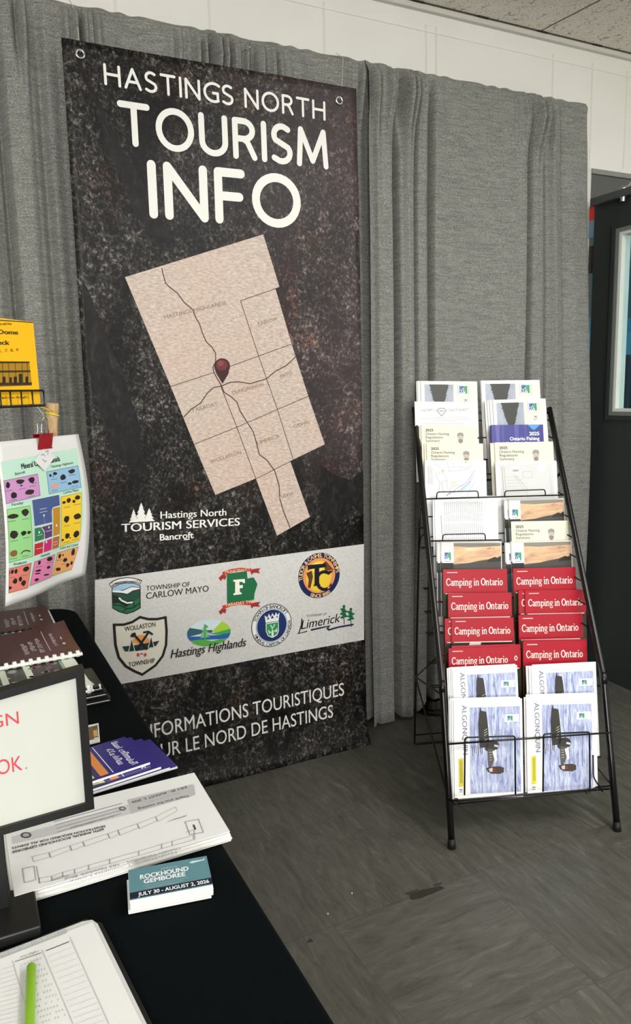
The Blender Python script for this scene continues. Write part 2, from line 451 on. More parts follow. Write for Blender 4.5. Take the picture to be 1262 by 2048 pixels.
# raised painted joints of the panelled wall
mb = MB()
for px, py in ((418, 20), (648, 60), (852, 100), (872, 100), (1105, 160), (1181, 250), (1250, 250), (230, 5)):
    x = onY(px, py, WY).x
    mb.box((x-.004, WY-.0012, 0 if x < DX0 else DZ+.02), (x+.004, WY, CZ-.06), mat('wall_joint', 'E2E1D8', .5))
struct(mb.build('trim_1', bevel=.001))
# moulding where the wall meets the ceiling, and its dark shadow gap
mb = MB(); mb.box((-3.5, WY-.003, CZ-.085), (4.6, WY, CZ-.079), M_WALL); mb.box((-3.5, WY-.02, CZ-.022), (4.6, WY, CZ-.004), mat('trim_white', 'D2D0C6', .5))
struct(mb.build('trim_2', bevel=.003))
# ceiling tile seams
mb = MB(); dk = mat('ceiling_seam', '4A4741', .8)
s0, s1 = onZ(1065, 70, CZ), onZ(1200, 0, CZ)
sd = (s1 - s0).normalized(); sn = Vector((-sd.y, sd.x, 0))
for k in (-1.22, 0, 1.22, 2.44):
    o = s0 + Vector((k, 0, 0)) + sd*(-.4)
    mb.obox(o - sn*.0025 - Vector((0, 0, .001)), sd*5, sn*.005, (0, 0, .002), dk)
for yy in (WY-.022, WY-.70, WY-1.31):
    mb.box((-3.4, yy-.0025, CZ-.001), (4.5, yy+.0025, CZ+.001), dk)
for k in range(5):
    x = onZ(818, 4, CZ).x + k*.29; mb.obox((x, WY-.026, CZ-.004), (.05, 0, 0), (0, .007, 0), (0, 0, .004), mat('rust_gap', '2E2721', .8))
struct(mb.build('trim_3'))
# door frame (hollow metal) round the opening
mb = MB(); FZ = DZ-.012
mb.box((DX0, WY-.014, DZ-.02), (DX1, WY+.2, DZ), mat('frame_edge', '8B8D87', .45))
mb.box((DX0, WY-.004, DZ-.115), (DX1, WY+.19, DZ-.02), M_FRAME)
mb.box((DX0, WY-.006, 0), (DX0+.022, WY+.2, DZ-.02), M_FRAME); mb.box((DX1-.045, WY-.006, 0), (DX1, WY+.2, DZ-.02), M_FRAME)
struct(mb.build('trim_4', bevel=.002))
# thin light edge of the jamb
mb = MB(); mb.box((DX0-.026, WY-.010, 0), (DX0-.002, WY-.0005, DZ), mat('jamb_white', 'DDDCD4', .5)); struct(mb.build('trim_5'))
# outdoors seen through the hinge gap and the door glass
mb = MB(); YO = 4.3
for z0, z1, c in ((-.0, .9, '2A6E86'), (.9, 1.05, '24708E'), (1.05, 1.5, '1B3940'), (1.5, 1.68, '3C7F93'), (1.68, 1.78, '2C6F85'), (1.78, 2.9, '244C4F')):
    mb.box((1.5, YO, z0), (6.5, YO+.05, z1), mat('outside_'+c, c, .7))
for i in range(26):
    x = 3.2 + i*.1; mb.box((x, YO-.02, 1.05), (x+.03, YO, 1.5), mat('outside_slat', '0D1518', .7))
struct(mb.build('wall_outside'))

# ---- the open door, hinged at the left jamb and swung into the room
door = thing('door_1', (2.48, WY-.03, 0), 'dark grey door standing open with tall glass panel', 'door'); door['kind'] = 'structure'; del door['label'], door['category']
DFX = 2.48; DY1 = 2.405; DY0 = DY1-.86; DTOP = onX(1190, 401, DFX).z
wz0, wz1 = 1.128, 1.905; wy1 = 2.302; wy0 = wy1-.56
mb = MB()
mb.box((DFX, wy1, .012), (DFX+.045, DY1, DTOP), M_DOOR); mb.box((DFX, DY0, .012), (DFX+.045, wy0, DTOP), M_DOOR)
mb.box((DFX, wy0, .012), (DFX+.045, wy1, wz0), M_DOOR); mb.box((DFX, wy0, wz1), (DFX+.045, wy1, DTOP), M_DOOR)
mb.build('door_leaf', door)
mb = MB()
for t, a, mt, ex in ((.018, 0, M_DOOR, .010), (.016, .018, mat('window_bead_grey', '747673', .4), .006), (.012, .034, mat('window_bead_white', 'D9DED6', .5), .002)):
    y0, y1, z0, z1 = wy0+a, wy1-a, wz0+a, wz1-a
    for A, B in (((y0, z0+t), (y0+t, z1-t)), ((y1-t, z0+t), (y1, z1-t)), ((y0, z0), (y1, z0+t)), ((y0, z1-t), (y1, z1))):
        mb.box((DFX-ex, A[0], A[1]), (DFX+.045+ex, B[0], B[1]), mt)
mb.build('window_frame', door)
glass = bpy.data.materials.new('door_glass'); glass.use_nodes = True
g = glass.node_tree.nodes['Principled BSDF']; g.inputs['Transmission Weight'].default_value = 1; g.inputs['Roughness'].default_value = .0; g.inputs['IOR'].default_value = 1.02
g.inputs['Base Color'].default_value = (.75, .92, .95, 1)
mb = MB(); mb.box((DFX+.018, wy0+.03, wz0+.03), (DFX+.024, wy1-.03, wz1-.03), glass); mb.build('window_pane', door)
# closer on the door's top edge with arm and bolts
mb = MB(); cz = DTOP
mb.box((DFX-.034, DY0+.15, cz-.026), (DFX-.0005, DY1-.004, cz+.004), mat('closer_grey', '4B4D4B', .4)); cl = mb.build('door_closer', door, bevel=.004)
P = Vector((DFX-.019, 2.243, cz+.004))
mb = MB(); mb.tube([P, P+Vector((0, 0, .003))], .013, M_STEEL, 14); mb.tube([P+Vector((0,0,.003)), P+Vector((0,0,.012))], .009, M_STEEL, 12, radii=[.010, .006])
mb.tube([P+Vector((0,0,-.030)), P+Vector((0,0,-.034))], .013, M_STEEL, 14); mb.tube([P+Vector((0,0,-.034)), P+Vector((0,0,-.046))], .0105, M_STEEL, 14)
mb.build('closer_bolt', cl)
mb = MB(); mb.tube(smooth_path([P+Vector((0,0,.008)), P+Vector((.012,-.012,.008)), P+Vector((.02,-.02,.024)), P+Vector((.10,-.05,.026)), (DFX+.5, WY-.02, cz+.06)], .006), .0045, mat('arm_steel', 'B9BBB8', .3, .9))
mb.build('closer_arm', cl)
# hinge and the stickers on the door edge
for z in (1.79, 1.0, .25):
    mb = MB(); mb.tube([(DFX+.008, DY1+.022, z-.055), (DFX+.008, DY1+.022, z+.055)], .007, mat('hinge_bronze', '4A4340', .35, .8), 10)
    for k in (-.033, 0, .033): mb.tube([(DFX+.008, DY1+.022, z+k-.002), (DFX+.008, DY1+.022, z+k+.002)], .008, M_BLACKP, 10)
    mb.box((DFX+.004, DY1, z-.055), (DFX+.012, DY1+.02, z+.055), mat('hinge_bronze', '4A4340', .35, .8)); mb.build('hinge', door)
mb = MB(); e0 = onX(1178, 414, 2.485); e1 = onX(1186, 440, 2.485); e2 = onX(1182, 475, 2.485)
ya, yb_ = DY1+.002, DY1+.034
mb.box((2.484, ya, e1.z), (2.486, yb_, e0.z), mat('tag_red', 'D8372C', .5)); mb.box((2.484, ya, e2.z), (2.486, yb_, e1.z), mat('tag_blue', '6F93A6', .5))
mb.build('edge_label', door)

# ================================================================== PIPE AND DRAPE
DYY = 2.34
def gx(px, py=620): return onY(px, py, DYY).x
# fold profile: (pixel column at mid height, depth towards the wall)
prof_r = [(700,.02),(716,.035),(722,.03),(730,-.012),(738,-.006),(745,.006),(752,-.008),(776,-.012),(781,.0),(785,.05),(792,.052),(799,-.004),(812,-.014),(821,-.006),(825,.042),(828,.03),
          (833,-.004),(845,-.006),(851,.0),(856,.04),(861,.034),(868,-.004),(900,.004),(940,.012),(985,.008),(1010,-.004),(1035,-.012),(1040,.03),(1046,.036),(1051,-.004),(1062,-.010),(1070,.0),(1075,.032),(1080,.006),
          (1090,-.012),(1101,-.004),(1106,.026),(1112,.008),(1130,.0),(1150,.004),(1163,.012),(1172,.05),(1176,.10)]
prof_l = [(-700,.0),(-560,.02),(-470,-.02),(-380,.03),(-290,-.02),(-220,.02),(-150,-.015),(-90,.02),(-40,-.02),(0,.0),(22,.022),(34,.028),(50,-.008),(78,-.016),(96,-.002),(112,.012),(128,-.01),(150,.0),(190,.015),(240,-.005),(300,.02),
          (350,-.01),(400,.02),(450,-.01),(520,.02),(580,-.008),(640,.015),(690,-.005),(705,.01),(718,.022),(730,.024),(745,.026),(765,.028)]
def interp(pts, x):
    if x <= pts[0][0]: return pts[0][1]
    for (a, va), (b, vb) in zip(pts, pts[1:]):
        if x <= b:
            t = (x-a)/(b-a); t = t*t*(3-2*t); return va + (vb-va)*t
    return pts[-1][1]
PR = [(gx(p), d) for p, d in prof_r]; PL = [(gx(p), d) for p, d in prof_l]
CL = [(gx(a, 120), gx(b, 120)) for a, b in ((20, 60), (110, 215), (330, 580), (700, 860), (1018, 1112))]
def ruffle(x):
    w = 0
    for a, b in CL:
        m, h = (a+b)/2, (b-a)/2; w = max(w, exp(-((x-m)/(h*.75))**4))
    return w
def drape(name, prof, x0, x1, label, flare=None):
    top = 2.352; nx = int((x1-x0)/.0028); zs = []
    zs += [('sleeve', a) for a in (0, .25, .5, .75, 1.0)]
    k = 46
    for i in range(k+1): zs.append(('z', (top-.045)*(1-(i/k)) + .012*(i/k)))
    mb = MB(); idx = {}
    kk = mb.m(M_DRAPE)
    for j, (typ, val) in enumerate(zs):
        for i in range(nx+1):
            x = x0 + (x1-x0)*i/nx
            rf = ruffle(x)
            d = interp(prof, x)
            hf = 1-2*abs(sin(x*64+1.5*sin(x*37)+.6*sin(x*90)))**.7 + .35*sin(x*231+2)
            hf2 = (sin(x*71+2*sin(x*23)))
            if typ == 'sleeve':     # fabric rolled over the pole, back to front
                an = val*pi*.95; yy = DYY + .022*cos(an) + .010; z = top - .022 + .022*sin(an) + .004*rf*hf*sin(an) + .003*hf2*sin(an)
                d2 = d*.18 + .010*rf*hf
                y = yy + d2*max(0, -cos(an)*.5+.5); z0 = z
            else:
                z0 = val; dep = (top - z0)
                g = 1-exp(-(dep-.02)/.10); g = max(.0, min(1, g))
                y = DYY - .012 + min(.108, (d if d < .02 else .02+(d-.02)*2.4)*1.35)*(.18 + .82*g) + rf*hf*(.040*exp(-((dep-.085)/.09)**2)+.013*exp(-dep/.3)) + .0025*hf2*exp(-((dep-.06)/.07)**2)
                y += .006*sin(x*9+z0*3.1)*g + .002*sin(z0*23+x*5)*exp(-dep/.3)
                # swags: slight horizontal creases and the seam of the hem
                y -= .0022*exp(-((z0-1.02-.03*sin(x*4))/.006)**2)
            xo = x
            if flare and x > flare[0]:
                xo += (x-flare[0])/(flare[1]-flare[0])*.085*min(1, max(0, (top-z0)/1.3))**.8
            if typ == 'z' and j == len(zs)-1: z0 = z0 + max(0, .010*d/.04) + .005*sin(x*14) + .052*exp(-((x-1.655)/.085)**4)
            idx[j, i] = len(mb.v); mb.v.append(Vector((xo, y, z0)))
    for j in range(len(zs)-1):
        for i in range(nx):
            mb.f.append((idx[j, i], idx[j+1, i], idx[j+1, i+1], idx[j, i+1])); mb.mi.append(kk)
    o = mb.build(name, smooth=True)
    sm = o.modifiers.new('thickness', 'SOLIDIFY'); sm.thickness = .0012; sm.offset = 1
    return tag(o, label, 'curtain', 'grey drapes hung on the pipe')
xs = gx(738)
drape('drape_panel', PL, -.95, gx(760), 'long grey woven drape behind and left of the black banner')
drape('drape_panel', PR, xs-.012, gx(1163, 300)+.012, 'grey woven drape with deep folds behind the brochure rack', flare=(1.95, 2.33))
stand = thing('pipe_stand', (1.66, 2.47, 0), 'black pipe stand of drapes, its round base showing under the hem', 'curtain stand')
bs = onZ(846, 1418, 0); bs = Vector((1.655, 2.365, 0)); stand.location = bs
mb = MB(); N = 28
def disc(mb, c, r, z0, z1, mt, N=28, r2=None):
    r2 = r2 or r
    a = [(c[0]+r*cos(2*pi*i/N), c[1]+r*sin(2*pi*i/N), z0) for i in range(N)]; b = [(c[0]+r2*cos(2*pi*i/N), c[1]+r2*sin(2*pi*i/N), z1) for i in range(N)]
    i0 = len(mb.v); mb.v += [Vector(p) for p in a+b]; k = mb.m(mt)
    for i in range(N): mb.f.append((i0+i, i0+(i+1) % N, i0+N+(i+1) % N, i0+N+i)); mb.mi.append(k)
    mb.f.append(tuple(i0+N+i for i in range(N))); mb.mi.append(k); mb.f.append(tuple(i0+i for i in reversed(range(N)))); mb.mi.append(k)
disc(mb, bs, .072, 0.001, .018, M_BLACKP); disc(mb, bs, .055, .018, .05, M_BLACKP, r2=.045); mb.build('base', stand, bevel=.003)
mb = MB(); mb.tube([(bs.x, bs.y, .05), (bs.x, bs.y, 2.3)], .019, M_STEEL, 12); mb.build('upright', stand)
mb = MB(); mb.tube([(-.94, DYY+.010, 2.330), (gx(1163, 300)-.01, DYY+.010, 2.330)], .006, M_STEEL, 10); mb.build('crossbar', stand)

# ================================================================== BANNER
BY = 2.245
def by_(u, v):
    y = BY + .004*sin(v*2.3+.5) + .0025*sin(u*7+v*1.7) + .002*sin(v*11+u*3)*max(0, (v-1.6)/.6)
    if v < .13: y -= .03*((.13-v)/.13)**2
    return y
def bsurf(u, v, h): return Vector((u, by_(u, v)-h, v))
def B(px, py): p = onY(px, py, BY); return (p.x, p.z)
TLb, TRb = B(122, 75), B(712, 178)
BL = (TLb[0]-.008, .006); BR_ = B(735, 1484)
banner = thing('banner', (.82, BY, 0), 'tall black tourism banner with white lettering hung on the grey drapes', 'banner')
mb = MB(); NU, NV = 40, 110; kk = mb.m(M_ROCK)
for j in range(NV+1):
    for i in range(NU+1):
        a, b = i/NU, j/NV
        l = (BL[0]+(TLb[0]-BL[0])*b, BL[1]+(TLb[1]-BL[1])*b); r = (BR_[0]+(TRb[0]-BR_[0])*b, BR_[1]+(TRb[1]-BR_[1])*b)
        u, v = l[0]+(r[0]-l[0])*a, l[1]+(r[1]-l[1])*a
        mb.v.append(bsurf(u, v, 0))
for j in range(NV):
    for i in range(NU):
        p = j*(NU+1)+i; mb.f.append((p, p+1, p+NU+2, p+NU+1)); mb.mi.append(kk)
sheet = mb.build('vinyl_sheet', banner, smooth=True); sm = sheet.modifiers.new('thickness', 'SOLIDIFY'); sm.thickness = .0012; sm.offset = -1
WHITE = mat('banner_white', 'EDECE6', .42)
_n = NT('rock_dark', .45, .24); _n.color(_n.ramp(_n.noise(_n.map((1, 1, .6)), 40, 5, .65, .6), [(.3, '0C0B0B'), (.55, '201E1D'), (.75, '3A3735')])); DKP = _n.m
# dark cracks of the printed rock
for q in ([(150,112),(158,110),(176,165),(196,195),(215,240),(226,262),(250,310),(275,345),(300,395),(345,478),(300,470),(262,415),(240,352),(212,300),(204,262),(188,205),(165,160)],
          [(163,560),(176,580),(192,620),(205,650),(222,700),(240,735),(262,800),(276,840),(282,900),(300,960),(262,940),(236,915),(222,900),(205,840),(196,800),(176,740)],
          [(640,930),(670,950),(700,960),(726,940),(727,1030),(706,1012),(690,1030),(670,1060),(655,1062),(640,1095),(646,1040)]):
    pr = Print(B); pr.poly(q, DKP); pr.build('rock_crack', sheet, bsurf, .0004, .05)
# title
pr = Print(B)
def tl(body, tlp, blp, brp, weight):
    a, b = B(*blp), B(*brp); h = B(*tlp)[1] - a[1]
    san_text(pr, body, a, b, h, WHITE, weight)
tl('HASTINGS NORTH', (204,126), (208,171), (650,243), .135)
tl('TOURISM', (196,195), (238,291), (655,341), .15)
tl('INFO', (296,320), (298,437), (601,460), .16)
pr.build('title_lettering', sheet, bsurf, .0005, .06)
# French lines, hidden at the left by the table
pr = Print(B)
a1, h1 = B(689, 1391), B(689, 1366)[1]-B(689, 1391)[1]; a0 = (2*.822 - a1[0], a1[1]); pr.text('INFORMATIONS TOURISTIQUES', a0, a1, h1, WHITE, 3, .004, raw=True)
a1, h1 = B(667, 1435), B(667, 1410)[1]-B(667, 1435)[1]; a0 = (2*.822 - a1[0], a1[1]); pr.text('SUR LE NORD DE HASTINGS', a0, a1, h1, WHITE, 3, .004, raw=True)
pr.build('french_lettering', sheet, bsurf, .0005, .06)
# tourism services mark
pr = Print(B)
pr.text('Hastings North', (321,1037), (453,1031), .0215, WHITE, 3, .015)
pr.text('TOURISM SERVICES', (243,1064), (480,1051), .0245, WHITE, 3, .018)
pr.text('Bancroft', (320,1081), (387,1076), .0195, WHITE, 3, .02)
pr.stroke([(368,1079.5),(379,1078.7)], .003, WHITE, 3)
for cx, top, bot, w in ((267,1018,1044,10), (282,1005,1043,15), (298,1016,1042,12)):
    y = top
    for k in range(4):
        y2 = top + (bot-top)*(k+1.2)/4.2; ww = w*(k+1.3)/4.3
        pr.poly([(cx, y), (cx+ww, y2), (cx-ww, y2+1)], WHITE, 3); y = top + (bot-top)*(k+.55)/4.2
pr.build('services_mark', sheet, bsurf, .0005, .06)
# county map
def Z2(x, y): return B(200+x/2.337, 450+y/2.337)
pr = Print(Z2)
pr.poly([(115,245),(760,45),(836,290),(817,297),(893,555),(972,800),(1050,1025),(890,1103),(983,1365),(830,1453),(730,1185),(540,1262),(440,1025),(330,755)], M_MAP, 2)
LN = mat('map_line', '4A3530', .45)
for q in ([(655,355),(822,297)], [(655,355),(740,612),(830,865),(903,1095)], [(330,755),(530,690)], [(605,662),(893,557)], [(440,1025),(640,945),(972,800)], [(565,755),(640,945),(730,1187)], [(730,1187),(897,1102)]):
    pr.stroke(q, .0021, LN, 3)
for q in ([(287,203),(296,240),(305,272),(330,296),(362,320),(392,362),(432,395),(445,430),(464,462),(478,505),(497,548),(522,570),(540,600),(540,640),(527,665),(532,690),(548,718),(568,752)],
          [(390,898),(425,862),(470,832),(500,788),(530,760),(568,752),(610,735),(650,733),(700,742),(775,720),(822,682),(868,658),(914,615)],
          [(568,752),(580,782),(612,802),(640,828),(655,870),(690,925),(716,965),(730,1010),(745,1072),(780,1098),(818,1150),(838,1215),(842,1280),(860,1340),(890,1415)]):
    pr.stroke(q, .0032, LN, 3)
TX = mat('map_text', '8C7468', .5)
for s, a, b in (('HASTINGS HIGHLANDS', (302,440), (590,372)), ('CARLOW', (738,472), (828,446)), ('MAYO', (842,716), (896,700)), ('DUNGANNON', (620,793), (764,752)), ('FARADAY', (436,875), (552,842)), ('LIMERICK', (738,1028), (842,992)),
                ('CASHEL', (905,950), (980,925)), ('WOLLASTON', (520,1115), (662,1070)), ('TUDOR', (838,1283), (906,1262))):
    pr.text(s, a, b, .011, TX, 3, .01)
pr.build('county_map', sheet, bsurf, .0005, .06)
pr = Print(Z2)
tear = [(570+37*cos(t), 660+37*sin(t)) for t in [radians(a) for a in range(150, 391, 12)]] + [(600,695),(585,720),(572,742),(556,715),(541,690)]
pr.poly(tear, mat('pin_dark', '3A1518', .35), 5)
pr.poly([(568+27*cos(t), 655+25*sin(t)) for t in [radians(a) for a in range(0, 360, 15)]], mat('pin_red', '6E2A30', .3), 6)
pr.poly([(562+14*cos(t), 647+13*sin(t)) for t in [radians(a) for a in range(0, 360, 20)]], mat('pin_light', '8A434A', .3), 7)
pr.build('map_pin', sheet, bsurf, .0005)
# logo strip
pr = Print(B)
pr.poly([(190,1160),(728,1088),(729,1280),(245,1368),(190,1378)], M_STRIP, 2)
strip = pr.build('logo_strip', sheet, bsurf, .0005, .05)
BK = mat('ink_black', '14130F', .42); NAVY = mat('ink_navy', '14204E', .42); FOREST = mat('ink_forest', '0F5A3A', .42)
def Z4(x, y): return B(190+x/4.507, 1090+y/4.507)
def Z5(x, y): return B(430+x/4.071, 1090+y/4.071)
def ctext(pr, s, a, b, h, mt, w=.01, sh=0, layer=4): pr.text(s, a, b, h, mt, layer, w, sh)
# Carlow Mayo
pr = Print(Z4)
pr.poly([(125,350),(165,318),(225,297),(290,290),(355,296),(425,318),(405,352),(345,336),(285,330),(225,338),(180,355),(145,385)], BK, 3)
pr.poly([(133,352),(170,325),(228,304),(290,297),(353,303),(415,323),(401,345),(345,329),(285,323),(223,331),(176,347),(147,374)], ink('E9E7E0'), 4)
pr.poly([(150,385),(225,345),(285,336),(350,342),(410,362),(412,570),(350,605),(285,625),(215,605),(155,570)], BK, 3)
pr.poly([(157,388),(225,352),(285,343),(350,348),(402,366),(402,380),(330,372),(250,405),(157,412)], ink('9CC4DF'), 4)
pr.poly([(157,412),(210,408),(250,412),(330,378),(402,385),(402,395),(340,410),(290,440),(240,430),(157,425)], ink('EDEEEC'), 4)
pr.poly([(157,430),(235,436),(285,447),(340,418),(402,402),(402,470),(350,500),(270,505),(215,470),(190,455),(157,450)], ink('1D4A3C'), 4)
pr.poly([(157,458),(195,470),(215,515),(157,515)], ink('15241D'), 5)
pr.poly([(157,530),(215,520),(280,560),(340,512),(403,470),(403,562),(345,597),(285,616),(220,597),(160,562)], ink('1B6B44'), 4)
pr.stroke([(215,475),(240,500),(290,522),(345,515)], .005, ink('E9EEE9'), 5)
pr.stroke([(160,540),(230,545),(285,575),(345,565),(402,520)], .003, BK, 5); pr.stroke([(285,575),(240,610)], .003, BK, 5); pr.stroke([(340,512),(360,560)], .003, BK, 5)
pr.text('CARLOW / MAYO', (150,362), (402,335), .0075, BK, 5, .012)
pr.build('carlow_mayo_emblem', strip, bsurf, .0005)
pr = Print(Z4); ctext(pr, 'TOWNSHIP OF', (460,412), (856,372), .0145, BK, .008); ctext(pr, 'CARLOW MAYO', (462,487), (1026,418), .0195, BK, .008); pr.build('carlow_mayo_lettering', strip, bsurf, .0005, .08)
# Wollaston
pr = Print(Z4)
sh = [(172,720),(260,718),(335,695),(405,650),(480,668),(560,668),(635,652),(645,780),(640,900),(610,1000),(545,1085),(480,1130),(427,1168),(360,1140),(280,1095),(215,1015),(185,900)]
pr.poly(sh, ink('DEDACB'), 3); pr.stroke(sh, .008, BK, 4, closed=True)
ctext(pr, 'WOLLASTON', (268,778), (545,733), .0145, BK, .012, layer=5); ctext(pr, 'TOWNSHIP', (304,1100), (540,1058), .0145, BK, .012, layer=5)
pr.poly([(345,890)]+[(415+80*cos(radians(a)), 888-78*sin(radians(a))) for a in range(180, -1, -15)]+[(495,890)], ink('E39A55'), 4)
DKB = ink('15303A')
pr.poly([(245,915),(345,905),(460,885),(580,862),(548,912),(520,905),(470,940),(375,955),(270,960)], DKB, 5)
for cx, cy, w, h in ((330,955,32,110), (505,920,30,100)):
    pr.poly([(cx, cy-h),(cx+w,cy),(cx-w,cy+6)], ink('E9E6DA'), 6); pr.poly([(cx, cy-h+8),(cx+w-8,cy-2),(cx-w+8,cy+4)], ink('10241F'), 7)
pr.stroke([(345,800),(470,940)], .007, BK, 8); pr.stroke([(485,780),(370,950)], .007, BK, 8)
pr.poly([(315,825),(330,795),(358,785),(370,800),(345,832)], BK, 8); pr.stroke([(432,787),(480,778),(520,806)], .006, BK, 8)
for cx in (388, 420, 452): pr.poly([(cx-14,985),(cx,970),(cx+14,982),(cx+10,1002),(cx-8,1006)], ink('C4473C'), 5)
pr.poly([(408,988),(430,985),(430,1015),(410,1015)], ink('E8E0D6'), 6)
pr.build('wollaston_emblem', strip, bsurf, .0005)
# Hastings Highlands
pr = Print(Z4)
EC = (1027, 792)
def ell(a, rx=198, ry=118, tilt=-.10):
    x, y = rx*cos(a), ry*sin(a); return (EC[0]+x*cos(tilt)-y*sin(tilt), EC[1]+x*sin(tilt)+y*cos(tilt))
full = [ell(radians(a)) for a in range(0, 360, 8)]
pr.poly(full, ink('CFE0E4'), 3)
pr.poly([ell(radians(a)) for a in range(-50, 5, 6)]+[(1180,770),(1080,790),(1060,775),(1100,735)], ink('A9CC3E'), 4)
pr.poly([ell(radians(a)) for a in range(-8, 14, 4)]+[(1120,810),(1010,800),(1090,790)], ink('39A24E'), 5)
pr.poly([ell(radians(a)) for a in range(212, 175, -6)]+[(832,830),(960,800),(1060,790),(1060,768),(960,765)], ink('2D5E6B'), 4)
pr.poly([ell(radians(a)) for a in range(10, 40, 6)]+[(1120,850),(950,855),(860,865)]+[ell(radians(a)) for a in range(150, 180, 8)]+[(930,825),(1020,815),(1120,812)], ink('1F5BAA'), 5)
pr.poly([ell(radians(a)) for a in range(36, 150, 8)]+[(880,860),(960,850),(1060,865),(1130,850)], ink('55A544'), 6)
for k in range(5):
    y = 750+k*20; w = 26+k*6; pr.poly([(990, y-22),(990+w,y),(990-w,y+6)], ink('7BC47A'), 7)
pr.stroke([(990,850),(990,722),(1015,740)], .006, ink('4E9E63'), 7)
ctext(pr, 'Hastings Highlands', (680,1020), (1355,912), .028, BK, .014, .25, 8)
pr.build('hastings_highlands_emblem', strip, bsurf, .0005, .05)
# Faraday
pr = Print(Z5)
G = ink('17693F'); RD = ink('C23A2E')
pr.poly([(98,235),(262,215),(268,275),(318,265),(350,320),(325,400),(322,452),(100,490)], G, 3)
pr.poly([(150,285),(245,277),(247,310),(232,312),(222,300),(200,303),(202,330),(228,326),(230,350),(204,354),(204,385),(218,388),(220,402),(152,410),(152,396),(165,392),(166,300),(152,300)], ink('F2EFE6'), 5)
for dy, sgn in ((0, 1), (275, -1)):
    pr.poly([(60,222+dy),(130,198+dy),(210,186+dy),(300,192+dy),(300,218+dy),(210,213+dy),(130,226+dy),(66,250+dy)], RD, 4)
    pr.poly([(30,270+dy),(62,240+dy),(96,250+dy),(85,285+dy),(66,275+dy),(50,295+dy)], ink('A02A26'), 3)
    pr.poly([(290,205+dy),(330,195+dy),(375,190+dy),(358,212+dy),(372,232+dy),(320,228+dy),(300,245+dy)], ink('A02A26'), 3)
pr.text('MUNICIPALITY', (85,232), (290,206), .008, ink('EAC9A0'), 5, .02); pr.text('FARADAY TWP', (92,503), (325,470), .010, ink('F0C9A0'), 5, .025)
pr.build('faraday_emblem', strip, bsurf, .0005)
# Tudor & Cashel
def ring_print(cx, cy, conv):
    c = conv(cx, cy); return c
pr = Print(Z5); c = Z5(852, 250); rx = abs(Z5(1024,250)[0]-Z5(680,250)[0])/2; ry = abs(Z5(852,62)[1]-Z5(852,440)[1])/2
pr.ellipse(c, rx, ry, ink('F0EEE6'), 3, raw=True); pr.ellipse(c, rx*.985, ry*.985, NAVY, 4, raw=True); pr.ellipse(c, rx*.76, ry*.76, ink('E8955A'), 5, raw=True); pr.ellipse((c[0]-.002, c[1]-.002), rx*.60, ry*.66, ink('EBC93A'), 6, raw=True); pr.ellipse((c[0]-.006, c[1]+.03), rx*.36, ry*.2, ink('F2DE58'), 7, raw=True)
pr.arc_text('TUDOR & CASHEL TOWNSHIPS', c, rx*.875, ry*.875, radians(188), radians(2), .013, ink('E8C48A'), 7, .02)
pr.arc_text('SINCE 1880', c, rx*.875, ry*.875, radians(240), radians(303), .012, ink('E8C48A'), 7, .02, False)
pr.poly([(755,165),(905,150),(905,180),(850,188),(850,310),(862,330),(800,336),(812,318),(812,192),(770,200),(760,212)], ink('0B0F22'), 8)
arc = [(890+58*cos(radians(a)), 290+72*sin(radians(a))) for a in range(-60, -310, -12)]
pr.stroke(arc, .011, ink('0B0F22'), 9); pr.poly([(895,215),(965,208),(925,245)], ink('0B0F22'), 9); pr.poly([(925,345),(948,305),(950,330)], ink('0B0F22'), 9)
pr.poly([(745,230),(790,210),(800,260),(780,350),(760,350),(765,280)], ink('5A3420'), 7); pr.poly([(880,150),(905,132),(960,195),(980,200),(900,212)], ink('6B3B22'), 7)
pr.build('tudor_cashel_emblem', strip, bsurf, .0005)
# Bancroft
pr = Print(Z5); c = Z5(466, 657); rx = abs(Z5(632,657)[0]-Z5(300,657)[0])/2; ry = abs(Z5(466,480)[1]-Z5(466,833)[1])/2
pr.ellipse(c, rx, ry, NAVY, 3, raw=True); pr.ellipse(c, rx*.965, ry*.965, ink('EAE9E3'), 4, raw=True); pr.ellipse(c, rx*.78, ry*.78, ink('3A6AA8'), 5, raw=True); pr.ellipse(c, rx*.755, ry*.755, ink('EAE9E3'), 6, raw=True); pr.ellipse(c, rx*.73, ry*.73, ink('132B63'), 7, raw=True)
pr.arc_text('TOWN OF BANCROFT', c, rx*.875, ry*.875, radians(160), radians(30), .011, BK, 7, .012)
pr.arc_text('MINERAL CAPITAL OF CANADA', c, rx*.875, ry*.875, radians(200), radians(368), .010, BK, 7, .012, False)
pr.poly([(415,640),(520,622),(523,700),(508,735),(470,758),(432,742),(416,705)], ink('EAEFE8'), 8)
pr.poly([(421,645),(515,629),(517,698),(503,729),(470,750),(436,736),(421,702)], ink('2E8E55'), 9)
pr.poly([(465,690),(475,690),(480,745),(460,745)], ink('DCEBD9'), 10); pr.poly([(430,690),(465,712),(440,725)], ink('BCDCC0'), 10); pr.poly([(510,675),(475,706),(508,710)], ink('BCDCC0'), 10); pr.stroke([(452,650),(468,680),(490,645)], .004, ink('BCDCC0'), 10)
pr.poly([(415,635),(405,575),(430,592),(440,560),(455,588),(470,555),(485,580),(500,548),(508,572),(528,550),(520,618)], ink('E6E9E6'), 8)
pr.poly([(422,605),(440,585),(440,608)], ink('132B63'), 9); pr.poly([(455,600),(468,572),(482,597)], ink('132B63'), 9); pr.poly([(495,592),(512,575),(512,590)], ink('132B63'), 9)
pr.build('bancroft_emblem', strip, bsurf, .0005)
